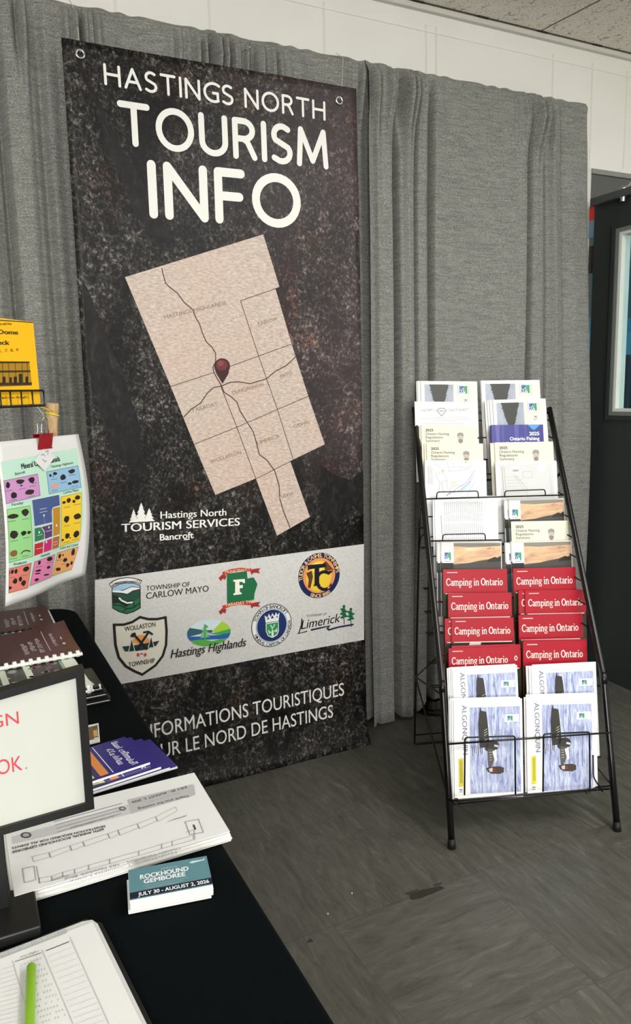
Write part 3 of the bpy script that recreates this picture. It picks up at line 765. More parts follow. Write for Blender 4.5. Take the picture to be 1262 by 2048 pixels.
# Limerick
pr = Print(Z5)
ctext(pr, 'TOWNSHIP OF', (748,592), (912,572), .0085, ink('55545A'), .0)
ctext(pr, 'Limerick', (705,690), (1018,628), .031, BK, .006, .25)
pr.stroke([(712,600),(708,650),(690,715),(680,725),(755,705)], .004, BK, 5); pr.stroke([(785,695),(850,680),(935,662),(918,680),(930,693),(1010,670),(1130,648)], .006, ink('1B2340'), 5)
for cx, cy, k in ((1052, 550, 1.0), (1108, 570, .95)):
    for dx, dy, w, h in ((0,-48,12,14), (-8,-25,22,10), (6,-8,28,10), (-6,12,26,11), (8,30,22,11), (-14,42,16,8)):
        pr.ellipse((cx+dx*k, cy+dy*k), w*k, h*k, ink('12603C'), 5, 10)
    pr.stroke([(cx, cy+30), (cx+4, cy+100)], .003, ink('3F4A40'), 4)
pr.build('limerick_emblem', strip, bsurf, .0005)
# grommets and strings
for px, py, sx_, sy_ in ((160, 109, 145, 10), (677, 202, 686, 130)):
    u, v = B(px, py); P = bsurf(u, v, .0014)
    mb = MB(); mb.ring(P, (1, 0, 0), (0, 0, 1), .0105, .0036, M_STEEL, 24, 8); g = mb.build('grommet', sheet, smooth=True)
    t = onY(sx_, sy_, DYY-.035); tt = Vector((t.x, DYY-.03, 2.33))
    mb = MB(); mb.tube([P+Vector((0, -.002, .004)), (P*.5+tt*.5)+Vector((.004, -.004, 0)), tt+Vector((0,-.006,0)), Vector((t.x, DYY+.01, 2.362))], .0011, mat('string', 'BEBCB2', .7), 6); mb.build('hanging_string', banner)

# ================================================================== BROCHURE RACK
fl, fr = onZ(904, 1697, 0), onZ(1235, 1662, 0)
U = (fr-fl).normalized(); BV = Vector((-U.y, U.x, 0)); RWID = (fr-fl).length
def rk(u, b, z): return fl + U*u + BV*b + Vector((0, 0, z))
LT = [(0, 0, 0), (.010, .128, .425), (.084, .70, 1.205)]
def tube_at(z, side):
    for (u0, b0, z0), (u1, b1, z1) in zip(LT, LT[1:]):
        if z <= z1 or z1 > 1: t = (z-z0)/(z1-z0); return rk(u0+(u1-u0)*t + side*RWID, b0+(b1-b0)*t, z - .012*side*min(1, z/.4))
rack = thing('brochure_rack', (fl+fr)/2, 'black wire brochure rack on splayed legs beside the open door', 'rack')
for s in (0, 1):
    q = [tube_at(z, s) for z in (0.004, .2, .42, .425, .43, .6, .8, 1.0, 1.205)]
    mb = MB(); mb.tube(q, .0095, M_BLACK, 14); lg = mb.build('leg', rack, smooth=True)
    d = (q[1]-q[0]).normalized(); mb = MB(); mb.tube([q[0]-Vector((0,0,.004)), q[0]+d*.022], .0118, mat('rubber', '050505', .6), 14, radii=[.0120, .0102]); mb.build('foot_cap', lg, smooth=True)
# bottle-neck joint collars
    mb = MB(); mb.tube([q[2]-d*.012, q[4]+d*.012], .0102, M_BLACK, 14); mb.build('joint_collar', lg, smooth=True)
wr = .0026
def wire(name, pts, r=wr, rnd=.012, parent=None):
    mb = MB(); mb.tube(smooth_path(pts, rnd) if rnd else pts, r, M_BLACK, 8); return mb.build(name, parent or rack, smooth=True)
wire('rear_frame', [tube_at(1.0, 0), rk(.062, .56, .80), rk(.062, .62, .004), rk(.43, .62, .004), rk(.43, .56, .80), tube_at(1.0, 1)], .0036)
wire('rear_crossbar', [rk(.062, .617, .04), rk(.43, .617, .04)], .0028, 0)
wire('side_brace', [rk(.058, .59, .27), tube_at(.40, 0)], .003, 0); wire('side_brace', [rk(.058, .59, .27), tube_at(.50, 0)], .0024, 0); wire('side_brace', [rk(.058, .59, .27), tube_at(.12, 0)], .0028, 0)
wire('side_brace', [rk(.062, .57, .72), rk(.064, .55, .78), tube_at(.82, 0)], .003, 0)
wire('side_brace', [rk(.43, .59, .27), tube_at(.40, 1)], .003, 0); wire('side_brace', [rk(.43, .59, .27), tube_at(.12, 1)], .0028, 0)
# front rod across the legs near the bottom
wire('front_rod', [tube_at(.275, 0)-BV*.010, tube_at(.275, 1)-BV*.010], .0028, 0)

CURVE = [(.30,.05),(.38,.105),(.46,.16),(.55,.27),(.70,.365),(.80,.43),(.93,.505),(1.04,.565),(1.23,.665),(1.31,.71)]
def cb(z):
    if z <= CURVE[0][0]: return CURVE[0][1]
    for (a, va), (b, vb) in zip(CURVE, CURVE[1:]):
        if z <= b: return va+(vb-va)*(z-a)/(b-a)
    return CURVE[-1][1]
def seat_px(px, py):
    b = .4
    for _ in range(12):
        P = onP(px, py, fl+BV*b, BV); b = cb(P.z)
    return P, b
LEAN = radians(12)

def camp_print(pr, W, H, s):
    # s: metres per design pixel (design width 128)
    R1 = ink('AC1028', .35, .1); pr.poly([(0,0),(128,0),(128,-46),(0,-46)], R1, 1)
    pr.stroke([(8,-6),(29,-6)], 1.6*s, ink('E9C9C6', .35), 2)
    ct(pr, 'Camping in Ontario', 6, 121, -31.5, 14, s)
    pr.poly([(0,-46),(128,-46),(128,-165),(0,-165)], ink('2E3A26', .35), 1)
    pr.poly([(4,-46),(124,-46),(124,-48),(4,-47.5)], ink('E9E3D8', .35), 2); pr.poly([(38,-46),(60,-46),(58,-56),(34,-54)], ink('E6E6E2', .35), 3); pr.poly([(62,-49),(124,-49),(124,-53),(66,-53)], ink('1A1512', .35), 3)
# --- serif letterforms (strokes with slab serifs), unit: cap height 1
def arc(cx, cy, rx, ry, a0, a1, n=12): return [(cx+rx*cos(radians(a0+(a1-a0)*i/n)), cy+ry*sin(radians(a0+(a1-a0)*i/n))) for i in range(n+1)]
XH = .66
SER = {
 'C': (.66, [(arc(.36,.5,.30,.46,48,312,16), .13), ([(.60,.97),(.60,.70)], .06), ([(.57,.14),(.64,.26)], .05)]),
 'a': (.52, [(arc(.24,.46,.17,.17,150,0,8)+[(.41,.08)], .11), ([(.40,.36),(.25,.36),(.12,.28),(.10,.15),(.18,.05),(.30,.06),(.41,.16)], .10), ([(.38,.03),(.52,.03)], .07)]),
 'm': (.93, [([(.12,XH),(.12,0)], .13), ([(.12,.52),(.25,.64),(.36,.62),(.43,.5),(.43,0)], .11), ([(.43,.52),(.56,.64),(.68,.62),(.76,.5),(.76,0)], .12), ([(.0,.03),(.24,.03)], .07), ([(.33,.03),(.55,.03)], .07), ([(.65,.03),(.88,.03)], .07), ([(.0,.62),(.14,.62)], .07)]),
 'n': (.62, [([(.12,XH),(.12,0)], .13), ([(.12,.52),(.26,.64),(.38,.62),(.46,.5),(.46,0)], .12), ([(.0,.03),(.24,.03)], .07), ([(.35,.03),(.58,.03)], .07), ([(.0,.62),(.14,.62)], .07)]),
 'p': (.62, [([(.12,XH),(.12,-.28)], .13), (arc(.30,.32,.22,.29,130,-130,14), .11), ([(.0,-.26),(.26,-.26)], .07), ([(.0,.62),(.14,.62)], .07)]),
 'i': (.30, [([(.13,XH),(.13,0)], .13), ([(.0,.03),(.27,.03)], .07), ([(.0,.62),(.15,.62)], .07), ([(.125,.84),(.125,.97)], .14)]),
 'g': (.56, [(arc(.24,.43,.17,.19,0,360,16), .10), ([(.36,.56),(.54,.62)], .08), ([(.15,.27),(.10,.16),(.20,.09),(.42,.04),(.46,-.12),(.36,-.26),(.14,-.27),(.05,-.16),(.14,-.02)], .09)]),
 'O': (.78, [(arc(.39,.5,.31,.45,0,360,22), .14)]),
 't': (.40, [([(.16,.86),(.16,.14),(.24,.05),(.38,.08)], .12), ([(.0,.62),(.36,.62)], .08)]),
 'r': (.46, [([(.12,XH),(.12,0)], .13), ([(.12,.48),(.24,.62),(.40,.58)], .12), ([(.0,.03),(.26,.03)], .07), ([(.0,.62),(.14,.62)], .07)]),
 'o': (.56, [(arc(.27,.33,.20,.29,0,360,18), .12)]),
 ' ': (.26, []),
}
def ct(pr, body, x0, x1, y, h, s):
    wtot = sum(SER[c][0] for c in body); sx = (x1-x0)/wtot; x = x0; W_ = ink('F3E9DF', .35)
    for c in body:
        w, st = SER[c]
        for k, (pts, th) in enumerate(st): pr.stroke([(x+px*sx, y+py*h) for px, py in pts], th*h*s*.95, W_, 3+.06*k)
        x += w*sx
def park_logo(pr, x, y, w, h, s, layer=4):
    cols = ['3E6FA8', '2D5C93', '4FA08A', '2E9A5C']
    for i in range(4):
        a = x + w*i/4
        pr.poly([(a, y), (a+w*.24, y), (a+w*.24, y-h*(.65 if i < 3 else 1)), (a, y-h)], ink(cols[i], .4), layer)
    pr.stroke([(x+w*.1, y-h), (x+w*.45, y-h*.3), (x+w*.62, y-h)], w*.07*s, ink('E8EFF0', .4), layer+1)
    pr.stroke([(x, y-h*.5), (x+w*.3, y-h*.6)], w*.05*s, ink('E8EFF0', .4), layer+1)
def tree_print(pr, W, H, s):
    pr.poly([(8,-7),(70,-7),(70,-160),(8,-160)], M_MIST, 1)
    rng = random.Random(3); L = []; Rr = []
    n = 26
    for i in range(n):
        t = i/(n-1); y = -7-t*62; w = 18.5*(1-t)**.8+2; j = (2.4 if i % 2 else -1.2)
        L.append((39-w-j*rng.random(), y)); Rr.append((39+w+j*rng.random(), y))
    pr.poly(L+Rr[::-1], ink('33342E', .4), 2)
    pr.poly([(70,-7),(118,-7),(118,-40),(70,-60)], ink('DEDCD6', .4), 1)
    park_logo(pr, 83, -10, 17, 16, s); pr.stroke([(80,-8),(80,-28)], .5*s, ink('8FA0B0'), 3); pr.stroke([(103,-8),(103,-28)], .5*s, ink('8FA0B0'), 3)
    pr.text('Ki', (92,-38), (92,-47), 8*s, ink('77756F'), 3, .0)
def hunt_print(pr, W, H, s):
    d = ink('2B2A24', .5)
    pr.text('2025', (9,-13), (25,-13), 5*s, d, 2, .03)
    pr.text('Ontario Hunting', (9,-20.5), (58,-20.5), 5*s, d, 2, .006); pr.text('Regulations', (9,-27.5), (45,-27.5), 5*s, d, 2, .006); pr.text('Summary', (9,-34.5), (38,-34.5), 5*s, d, 2, .006)
    pr.stroke([(9,-40),(40,-40)], .5*s, ink('8A887C'), 2)
    g = ink('9A948C', .5)
    pr.ellipse((82,-27), 6.3, 9, ink('CDBFB4', .5), 2, 18); pr.poly([(75,-24),(76,-17),(82,-15),(88,-17),(89,-24),(82,-22)], g, 3); pr.poly([(77,-31),(82,-28),(87,-31),(86,-36),(82,-38),(78,-36)], ink('8A857E', .5), 3)
    pr.stroke([(79,-26),(81,-26)], .8*s, ink('2A2826'), 4); pr.stroke([(84,-26),(86,-26)], .8*s, ink('2A2826'), 4)
    pr.poly([(66,-46),(74,-40),(82,-42),(90,-40),(100,-46),(100,-70),(66,-70)], ink('B86A55', .5), 2); pr.poly([(76,-41),(82,-45),(88,-41),(86,-60),(78,-60)], ink('6A5A4A', .5), 3)
    pr.poly([(8,-74),(108,-74),(108,-150),(8,-150)], ink('AFA890', .5), 1)
def fish_print(pr, W, H, s):
    pr.poly([(0,0),(106,0),(106,-150),(0,-150)], ink('3C3C8C', .35, .1), 1)
    for x, w, c in ((8,9,'5C5CA6'), (20,6,'4C4C9A'), (46,10,'5656A2'), (66,7,'4A4A98')): pr.poly([(x,0),(x+w,0),(x+w-2,-60),(x+3,-60)], ink(c, .35, .1), 2)
    pr.poly([(74,0),(100,0),(92,-7),(86,-11),(80,-6)], ink('4FA3DA', .3), 3)
    w = ink('F0F0F4', .35); pr.text('2025', (77,-21), (97,-21), 6.5*s, w, 3, .04); pr.text('Ontario Fishing', (37,-30.5), (97,-30.5), 6.5*s, w, 3, .03); pr.text('Regulations Summary', (30,-40), (97,-40), 6.5*s, w, 3, .03)
def fact_print(pr, W, H, s):
    g = ink('8B8A86', .5)
    scribble(pr, (14,-19), (40,-17), 4.5*s, g, 2); pr.text('FACT SHEET', (69,-19), (108,-17), 4.5*s, g, 2, 0, .3)
    pr.stroke([(44,-17),(50,-13),(58,-13),(63,-17),(53.5,-28)], 1.0*s, ink('4A4946'), 2, closed=True); pr.stroke([(49,-18),(58,-18)], 1.6*s, g, 2)
    for y, a, b in ((-31,40,62), (-30,68,106), (-34,12,110), (-38,38,84), (-43,16,98)): pr.stroke([(a,y),(b,y)], .5*s, g, 2)
def mapc_print(pr, W, H, s):
    g = ink('7D7F88', .5); b_ = ink('6E93C4', .5)
    for i, x in enumerate((6, 8, 11, 14)): pr.stroke([(x,-10),(x+1,-48)], .6*s, ink('8B8C90'), 2)
    pr.stroke([(47,0),(50,-22),(82,-19),(97,-12),(98,-2)], .5*s, g, 2, closed=False); pr.stroke([(53,-14),(90,-12)], .4*s, g, 2); pr.stroke([(58,-4),(60,-14)], .4*s, g, 2); pr.stroke([(70,-3),(70,-13)], .4*s, g, 2)
    pr.stroke([(23,-28),(36,-23),(44,-34),(46,-58)], .5*s, g, 2); pr.stroke([(23,-28),(30,-44),(28,-66)], .5*s, g, 2); pr.stroke([(30,-44),(45,-40)], .5*s, g, 2); pr.stroke([(20,-6),(40,-20)], .4*s, g, 2); pr.stroke([(34,-44),(38,-66)], .6*s, ink('55565C'), 2)
    pr.poly([(74,-56),(86,-48),(94,-40),(96,-44),(90,-52),(80,-62),(72,-64)], ink('C4D8EE', .5), 2)
    pr.stroke([(50,-68),(66,-56),(84,-46),(94,-34),(104,-20)], .9*s, b_, 3); pr.stroke([(56,-66),(75,-58),(92,-44),(100,-32)], .6*s, ink('54627A'), 3); pr.stroke([(48,-60),(58,-52),(78,-50)], .5*s, g, 3); pr.stroke([(100,-46),(90,-62),(86,-72)], .5*s, g, 2)
    pr.stroke([(42,-72),(54,-62)], 1.2*s, ink('3A3C44'), 3); pr.stroke([(88,-66),(100,-50),(104,-42)], .4*s, g, 2)
    for x, y in ((37,-20), (86,-2)): pr.poly([(x-4,y+1),(x,y-3),(x+4,y+1),(x,y)], ink('C2B24A', .5), 3)
    pr.poly([(52,-42),(64,-41),(64,-50),(53,-51)], ink('E8D8C8', .5), 2)
def mapg_print(pr, W, H, s):
    pr.poly([(7,-5),(113,-5),(117,-90),(9,-90)], ink('D6D8D6', .5), 1); g = ink('A2A4A4', .5); w = ink('F0F1F0', .5)
    pr.ellipse((40,-14), 8, 7, w, 2, 14); pr.ellipse((92,-14), 8, 9, w, 2, 16); pr.poly([(32,-16),(48,-16),(41,-24)], w, 2)
    for i in range(9): pr.stroke([(20,-30-i*6),(46+(i % 3)*8,-30-i*6)], .35*s, g, 2)
    pr.stroke([(38,-26),(64,-56)], .5*s, g, 3); pr.stroke([(36,-28),(60,-60),(66,-80)], .4*s, g, 3); pr.stroke([(54,-20),(72,-20),(72,-32),(54,-32)], .4*s, g, 3, closed=True)
    pr.stroke([(13,-10),(15,-70)], .9*s, ink('8F9192'), 2); pr.stroke([(17,-10),(19,-70)], .6*s, ink('8F9192'), 2); pr.stroke([(108,-30),(112,-84)], .4*s, g, 2)
    pr.stroke([(30,-74),(104,-70)], .4*s, g, 3)
def list_print(pr, W, H, s):
    g = ink('9C9EA2', .5); rng = random.Random(5)
    for i in range(20):
        x = 19 + i*3.95
        for y0, y1 in ((-9-rng.random()*3, -32-rng.random()*6), (-36-rng.random()*3, -49), (-53, -74-rng.random()*6), (-80, -100)):
            pr.stroke([(x, y0), (x+.6, y1)], .75*s, g, 2)
    pr.stroke([(12,-38),(14,-80)], 1.2*s, ink('8B8D92'), 2)
def sunset_print(pr, W, H, s):
    pr.poly([(2,-3),(126,-3),(126,-60),(2,-60)], M_SUN, 1)
    pr.poly([(2,-3),(126,-3),(126,-9),(60,-12),(2,-8)], ink('8E877F', .35, .1), 2)
    pr.poly([(25,-46),(60,-43),(80,-39),(100,-36),(126,-32),(126,-60),(2,-60),(2,-48)], ink('4A4742', .35, .1), 3)
    pr.poly([(100,-36),(108,-33),(113,-31),(118,-33),(126,-29),(126,-40),(98,-42)], ink('2B2B27', .35, .1), 4)
    pr.poly([(0,-40),(26,-42),(26,-62),(0,-62)], ink('211F1D', .35, .1), 4)
    pr.poly([(2,-3),(27,-3),(27,-43),(2,-43)], ink('F0F0EE', .4), 5); park_logo(pr, 8, -22, 13, 15, s, 6); pr.stroke([(7,-39.5),(22,-39.5)], 1.2*s, ink('9AA6B0'), 6)
    scribble(pr, (94,-9), (122,-7), 5*s, ink('A58F76'), 6); scribble(pr, (98,-16), (116,-15), 5*s, ink('A58F76'), 6, seed=3)
    pr.poly([(2,-60),(126,-60),(126,-150),(2,-150)], ink('3B4A52', .3, .4), 1)
def algon_print(pr, W, H, s):
    pr.poly([(33,-15),(140,-15),(140,-186),(33,-186)], M_WATER, 1)
    pr.text('ALGONQUIN', (17,-10), (19,-108), 10*s, ink('7A8094', .45), 2, .014)
    pr.poly([(108,-31),(138,-31),(138,-46),(106,-46)], ink('EEF0F2', .4), 3); park_logo(pr, 113, -34, 11, 10, s)
    bl = ink('6F86BE', .4)
    for pts in ([(56,-16),(52,-60),(50,-90)], [(80,-16),(78,-50),(82,-80),(80,-120)], [(92,-20),(95,-60),(93,-84)], [(44,-24),(42,-70)], [(66,-120),(68,-165)], [(100,-110),(102,-170)], [(50,-110),(48,-150)], [(120,-60),(118,-140)]): pr.stroke(pts, 1.3*s, bl, 2)
    wt = ink('DDE6F4', .4)
    for pts in ([(70,-16),(73,-55),(75,-90)], [(88,-18),(86,-70)], [(104,-60),(100,-150)], [(60,-130),(62,-180)], [(126,-60),(124,-160)], [(46,-60),(48,-110)]): pr.stroke(pts, 1.6*s, wt, 2)
    dk_ = ink('3C3A36', .4)
    pr.poly([(56,-14),(58,-22),(68,-24),(70,-38),(72,-60),(74,-84),(70,-95),(54,-96),(52,-70),(51,-48),(53,-28)], dk_, 3)
    for i in range(5): pr.stroke([(63,-62-i*5),(70,-58-i*5)], 1.0*s, ink('D8D2C0'), 4)
    for x in range(38, 62, 4): pr.stroke([(x,-92),(x+1,-106-(x % 3)*3)], 1.2*s, ink('55534F'), 3)
    pr.ellipse((80,-92), 14.5, 11, dk_, 3, 18); pr.poly([(66,-92),(72,-100),(70,-104),(64,-99)], dk_, 4); pr.stroke([(84,-92),(93,-94)], 4*s, ink('D7DAD8'), 5)
    pr.poly([(70,-98),(88,-100),(84,-120),(78,-134),(72,-142),(70,-120)], ink('5C5A58', .4), 4); pr.poly([(80,-104),(88,-100),(90,-122),(86,-128)], ink('E6E8EC', .4), 5)
    for i in range(4): pr.stroke([(73,-106-i*5),(79,-105-i*5)], .8*s, ink('CFCFCF'), 5)
    pr.poly([(66,-136),(82,-134),(96,-134),(104,-137),(104,-146),(96,-149),(78,-148),(70,-144)], ink('4A4038', .4), 4); pr.poly([(72,-138),(80,-136),(80,-144),(74,-144)], ink('D9C9C0', .4), 5); pr.poly([(82,-138),(86,-138),(86,-144),(82,-144)], ink('8A3B2C', .4), 5)
    pr.poly([(9,-116),(19,-115),(19,-170),(9,-172)], ink('E6D84A', .4), 2); pr.stroke([(13,-119),(13,-164)], .8*s, ink('55501E'), 3); pr.stroke([(16,-119),(16,-164)], .8*s, ink('55501E'), 3)
    pr.stroke([(10,-177),(17,-177)], 2*s, ink('6A6A70'), 2); pr.stroke([(10,-181),(17,-181)], 1.2*s, ink('6A6A70'), 2)

SPEC = {  # name, category, cover colour, design width, thickness, print function, cover roughness
 'camp': ('camping_guide', 'magazine', mat('cover_red', 'AC1028', .3, coat=.12), 128, .006, camp_print),
 'tree': ('park_newspaper', 'newspaper', mat('cover_offwhite', 'E9E8E4', .5), 122, .0022, tree_print),
 'hunt': ('hunting_booklet', 'booklet', mat('cover_cream', 'E9E6D2', .5), 118, .0035, hunt_print),
 'fish': ('fishing_booklet', 'booklet', mat('cover_indigo', '3C3C8C', .25), 106, .0035, fish_print),
 'fact': ('fact_sheet', 'leaflet', mat('cover_white', 'EFEFEC', .55), 120, .002, fact_print),
 'mapc': ('town_map', 'map', mat('cover_map', 'EFF0F0', .55), 126, .002, mapc_print),
 'mapg': ('trail_map', 'map', mat('cover_map_grey', 'E9EAE9', .55), 122, .002, mapg_print),
 'list': ('listing_sheet', 'leaflet', mat('cover_list', 'F1F2F3', .55), 127, .002, list_print),
 'sunset': ('park_guide', 'magazine', mat('cover_glossy', 'DAD8D2', .25, coat=.12), 128, .004, sunset_print),
 'algon': ('algonquin_newspaper', 'newspaper', mat('cover_news', 'FAFAF9', .5), 145, .0022, algon_print)}
SPEC['algon'] = ('park_newspaper',) + SPEC['algon'][1:]

def magazine(kind, P, Q, zbot, label, group, back=0.0, ds=0.0, dz=0.0):
    nm, cat, cov, dw, th, fn = SPEC[kind]
    ex = (Q-P); W = ex.length; ex.normalize()
    dn = (-Vector((0, 0, 1))*cos(LEAN) - BV*sin(LEAN)); dn = (dn - ex*dn.dot(ex)).normalized()
    nf = ex.cross(-dn).normalized()
    if nf.dot(BV) > 0: nf = -nf
    O = P + ex*ds - dn*dz - nf*back
    H = (O.z - zbot)/(-dn.z)
    root = thing(nm, O + dn*H + ex*(W/2), label, cat, group)
    mb = MB(); mb.obox(O + dn*.0008 + ex*.0008 - nf*(th-.0004), ex*(W-.0016), nf*(th-.0008), dn*(H-.001), M_PAGES); mb.build('pages', root)
    mb = MB(); mb.obox(O - nf*.0004, ex*W, nf*.0004, dn*H, cov); mb.obox(O - nf*th, ex*W, nf*.0004, dn*H, cov)
    mb.obox(O - nf*th, ex*.0004, nf*th, dn*H, cov)
    s = W/dw; pr = Print(lambda x, y: (x*s, y*s)); fn(pr, W, H, s)
    for q, mt, layer in pr.p:     # trim what would hang below the sheet's lower edge
        q = [(min(max(u, .0002), W-.0002), max(v, -H+.0005)) for u, v in q]
        if max(v for u, v in q) - min(v for u, v in q) < 1e-6: continue
        mb.face([O + ex*u - dn*v + nf*(layer*.00022) for u, v in q], mt)
    mb.build('cover', root)
    return O, W

ORD = ['topmost', 'second', 'third', 'fourth', 'fifth', 'sixth', 'seventh', 'eighth', 'ninth', 'tenth', 'eleventh', 'twelfth', 'thirteenth', 'lowest']
KDESC = {'camp': 'red camping guide', 'tree': 'park newspaper with a dark upside-down tree', 'hunt': 'cream hunting regulations booklet', 'fish': 'purple fishing regulations booklet', 'fact': 'white fact sheet with a small diamond emblem',
 'mapc': 'white sheet with a blue and grey line map', 'mapg': 'pale grey trail map sheet', 'list': 'white sheet of fine printed columns', 'sunset': 'glossy park guide with an orange sunset', 'algon': 'park newspaper with a loon on lilac water'}
GROUPS = {'camp': 'red camping guides in the rack', 'tree': 'tree newspapers at the top of the rack', 'hunt': 'hunting booklets in the rack', 'sunset': 'sunset park guides in the rack', 'algon': 'loon newspapers at the bottom of the rack',
          'list': 'listing sheets in the rack', 'mapc': 'town maps in the rack', 'mapg': 'trail maps in the rack', 'fact': 'fact sheets in the rack'}
# (kind, tier, left x, top y at left, right x, top y at right, copies behind [(shift along the shelf, rise)])
LEFT = [('tree',0,841,762,954,763,[(-.010,.001),(-.014,.0)]), ('fact',1,829,803,948,804,[(.002,-.002)]), ('hunt',2,842,850,954,850,[(-.006,-.001)]), ('hunt',3,853,887,966,887,[(-.007,0),(-.014,0)]),
        ('mapc',4,849,921,970,921,[(.004,.001)]), ('list',5,869,992,995,992,[(-.006,-.001),(-.003,.001)]), ('sunset',7,881,1083,1003,1083,[(-.012,0),(-.003,.001)]), ('camp',8,886,1139,1012,1138,[(.006,0)]),
        ('camp',9,896,1187,1023,1185,[]), ('camp',10,903,1237,1027,1235,[(-.019,-.001)]), ('camp',11,897,1297,1022,1293,[(.012,.006),(.036,.004)]), ('algon',12,904,1337,1034,1330,[(-.004,.003),(-.009,.002),(-.013,0)]),
        ('algon',13,907,1401,1044,1397,[(-.005,.003),(-.009,.005),(-.012,.002)])]
RIGHT = [('tree',0,962,761,1079,760,[(-.002,.0)]), ('tree',1,985,800,1091,797,[(-.010,.001),(-.018,.001),(-.026,0)]), ('fish',2,982,850,1086,849,[(-.003,-.002)]), ('hunt',3,989,885,1106,883,[(-.014,-.001)]),
         ('mapg',4,990,923,1112,921,[(.003,-.003)]), ('sunset',5,1016,999,1128,996,[(-.014,0),(-.004,0)]), ('hunt',6,1022,1043,1136,1041,[]), ('sunset',7,1021,1083,1143,1080,[(-.018,-.003),(.004,.0)]),
         ('camp',8,1026,1137,1151,1134,[]), ('camp',9,1050,1181,1171,1179,[(-.019,0)]), ('camp',10,1037,1231,1163,1228,[(.008,.001)]), ('camp',11,1046,1283,1172,1281,[(.006,.003)]),
         ('algon',12,1062,1333,1190,1327,[(-.006,.001),(.006,.004),(-.012,0)]), ('algon',13,1052,1396,1187,1392,[(.009,.006),(-.004,.001),(.004,.008)])]
shelf_z = {}
for lst in (LEFT, RIGHT):
    for k, t, x0, y0, x1, y1, bk in lst:
        P, b = seat_px(x0, y0); shelf_z.setdefault(t, []).append(P.z)
shelf_z = {t: min(v)-.272 for t, v in shelf_z.items()}
shelf_z[13] = .112
tot = {}; spine = []
for cname, lst in (('left', LEFT), ('right', RIGHT)):
    seen = {}
    for k, t, x0, y0, x1, y1, bk in lst:
        P, b = seat_px(x0, y0); Q = onP(x1, y1, P, BV)
        nm, cat, cov, dw, th, fn = SPEC[k]
        n = sum(1 for q in lst if q[0] == k); i = seen.get(k, 0); seen[k] = i+1
        pos = '' if n == 1 else (['upper', 'lower'][i] if n == 2 else ['uppermost', 'second', 'third', 'lowest'][i]) + ' '
        lab = '%s%s at the front of the %s column' % (pos, KDESC[k], cname)
        if k == 'algon': lab = '%s at the front of the %s %s pocket' % (KDESC[k], 'bottom' if i else 'second-lowest', cname)
        magazine(k, P, Q, shelf_z[t]+.003, lab, GROUPS.get(k))
        off = th + .0008
        for j, (ds, dz) in enumerate(bk):
            step = {0: 'directly behind', 1: 'two copies behind', 2: 'three copies behind'}[j]
            lb = '%s, %s the front copy, %s%s column' % (KDESC[k], step, pos, cname)
            if k == 'algon': lb = 'loon newspaper %s front copy, %s %s pocket' % (step, 'bottom' if i else 'second-lowest', cname)
            magazine(k, P, Q, shelf_z[t]+.003, lb, GROUPS.get(k), off, ds, dz); off += th + .0008
# shelves: bent wires from leg to leg passing under each row, and the front rods
for t in sorted(set(shelf_z)):
    z = shelf_z[t]; ztop = z + .272
    bb = cb(ztop) - .272*math.tan(LEAN)
    a, b = tube_at(max(z, .06), 0), tube_at(max(z, .06), 1)
    if t == 13:
        bb = .04
    A1 = Vector((a.x, a.y, z)) + BV*0
    uL, uR = (a-fl).dot(U)+.012, (b-fl).dot(U)-.012
    for dd_ in (-.004, .012):
        wire('shelf_wire', [rk(uL, bb+dd_, z), rk(uR, bb+dd_, z)], .0022, 0)
    spine.append((z, uL, uR, bb+.015))
spine.sort()
for k in (.28, .74):
    wire('spine_wire', [rk(uL+(uR-uL)*k, bb, z-.003) for z, uL, uR, bb in spine] + [rk(spine[-1][1]+(spine[-1][2]-spine[-1][1])*k, .70, 1.19)], .0026, 0)
wire('top_rail', [tube_at(1.19, 0), tube_at(1.19, 1)], .0034, 0)
for y in (997, 1042, 1085, 1127, 1176, 1226, 1277, 1330, 806+38, 880, 957):
    z = onP(850, y, fl+BV*.4, BV).z
    for _ in range(6):
        p = tube_at(z, 0); bdep = (p-fl).dot(BV); z = onP(860, y, fl+BV*bdep, BV).z
    if z < 1.19: wire('cross_wire', [tube_at(z, 0)+BV*.008, rk((tube_at(z,0)-fl).dot(U)+.014, cb(z)+.062, z), rk((tube_at(z,1)-fl).dot(U)-.014, cb(z)+.062, z), tube_at(z, 1)+BV*.008], .0022, .01)
def loop(x0, y0, x1, y1, yb, bdep, r=.002):
    N = BV; p = [onP(x0, yb, fl+BV*bdep, N), onP(x0+1, y0, fl+BV*bdep, N), onP(x1-1, y1, fl+BV*bdep, N), onP(x1, yb-2, fl+BV*bdep, N)]
    wire('pocket_loop', p, r, .008)
zz = onP(870, 995, fl+BV*.49, BV)
loop(873, 984, 957, 982, 999, .478); loop(1009, 982, 1091, 979, 994, .478); loop(885, 1069, 971, 1067, 1083, .405)
wire('front_rod', [onP(852, 998, fl+BV*.478, BV), onP(1127, 990, fl+BV*.478, BV)], .0024, 0)
wire('front_rod', [onP(862, 1082, fl+BV*.405, BV), onP(1003, 1080, fl+BV*.405, BV)], .0024, 0)
# basket front of the lowest pockets
loop(929, 1475, 1031, 1472, 1590, .015, .0024); loop(1086, 1468, 1180, 1464, 1583, .015, .0024)
wire('basket_wire', [rk(0, .03, .128), onP(912, 1600, fl+BV*.012, BV), onP(1180, 1579, fl+BV*.012, BV), rk(RWID-.01, .03, .125)], .0026, .006)
for px, py in ((912, 1602), (1176, 1582)):
    c = onP(px, py, fl+BV*.008, BV); mb = MB(); mb.ring(c, U, (0, 0, 1), .007, .0022, M_BLACK, 14, 6); mb.build('wire_eye', rack, smooth=True)
wire('basket_wire', [onP(1186, 1510, fl+BV*.05, BV), onP(1187, 1555, fl+BV*.03, BV), onP(1205, 1583, fl+BV*.012, BV)], .0024, .01)

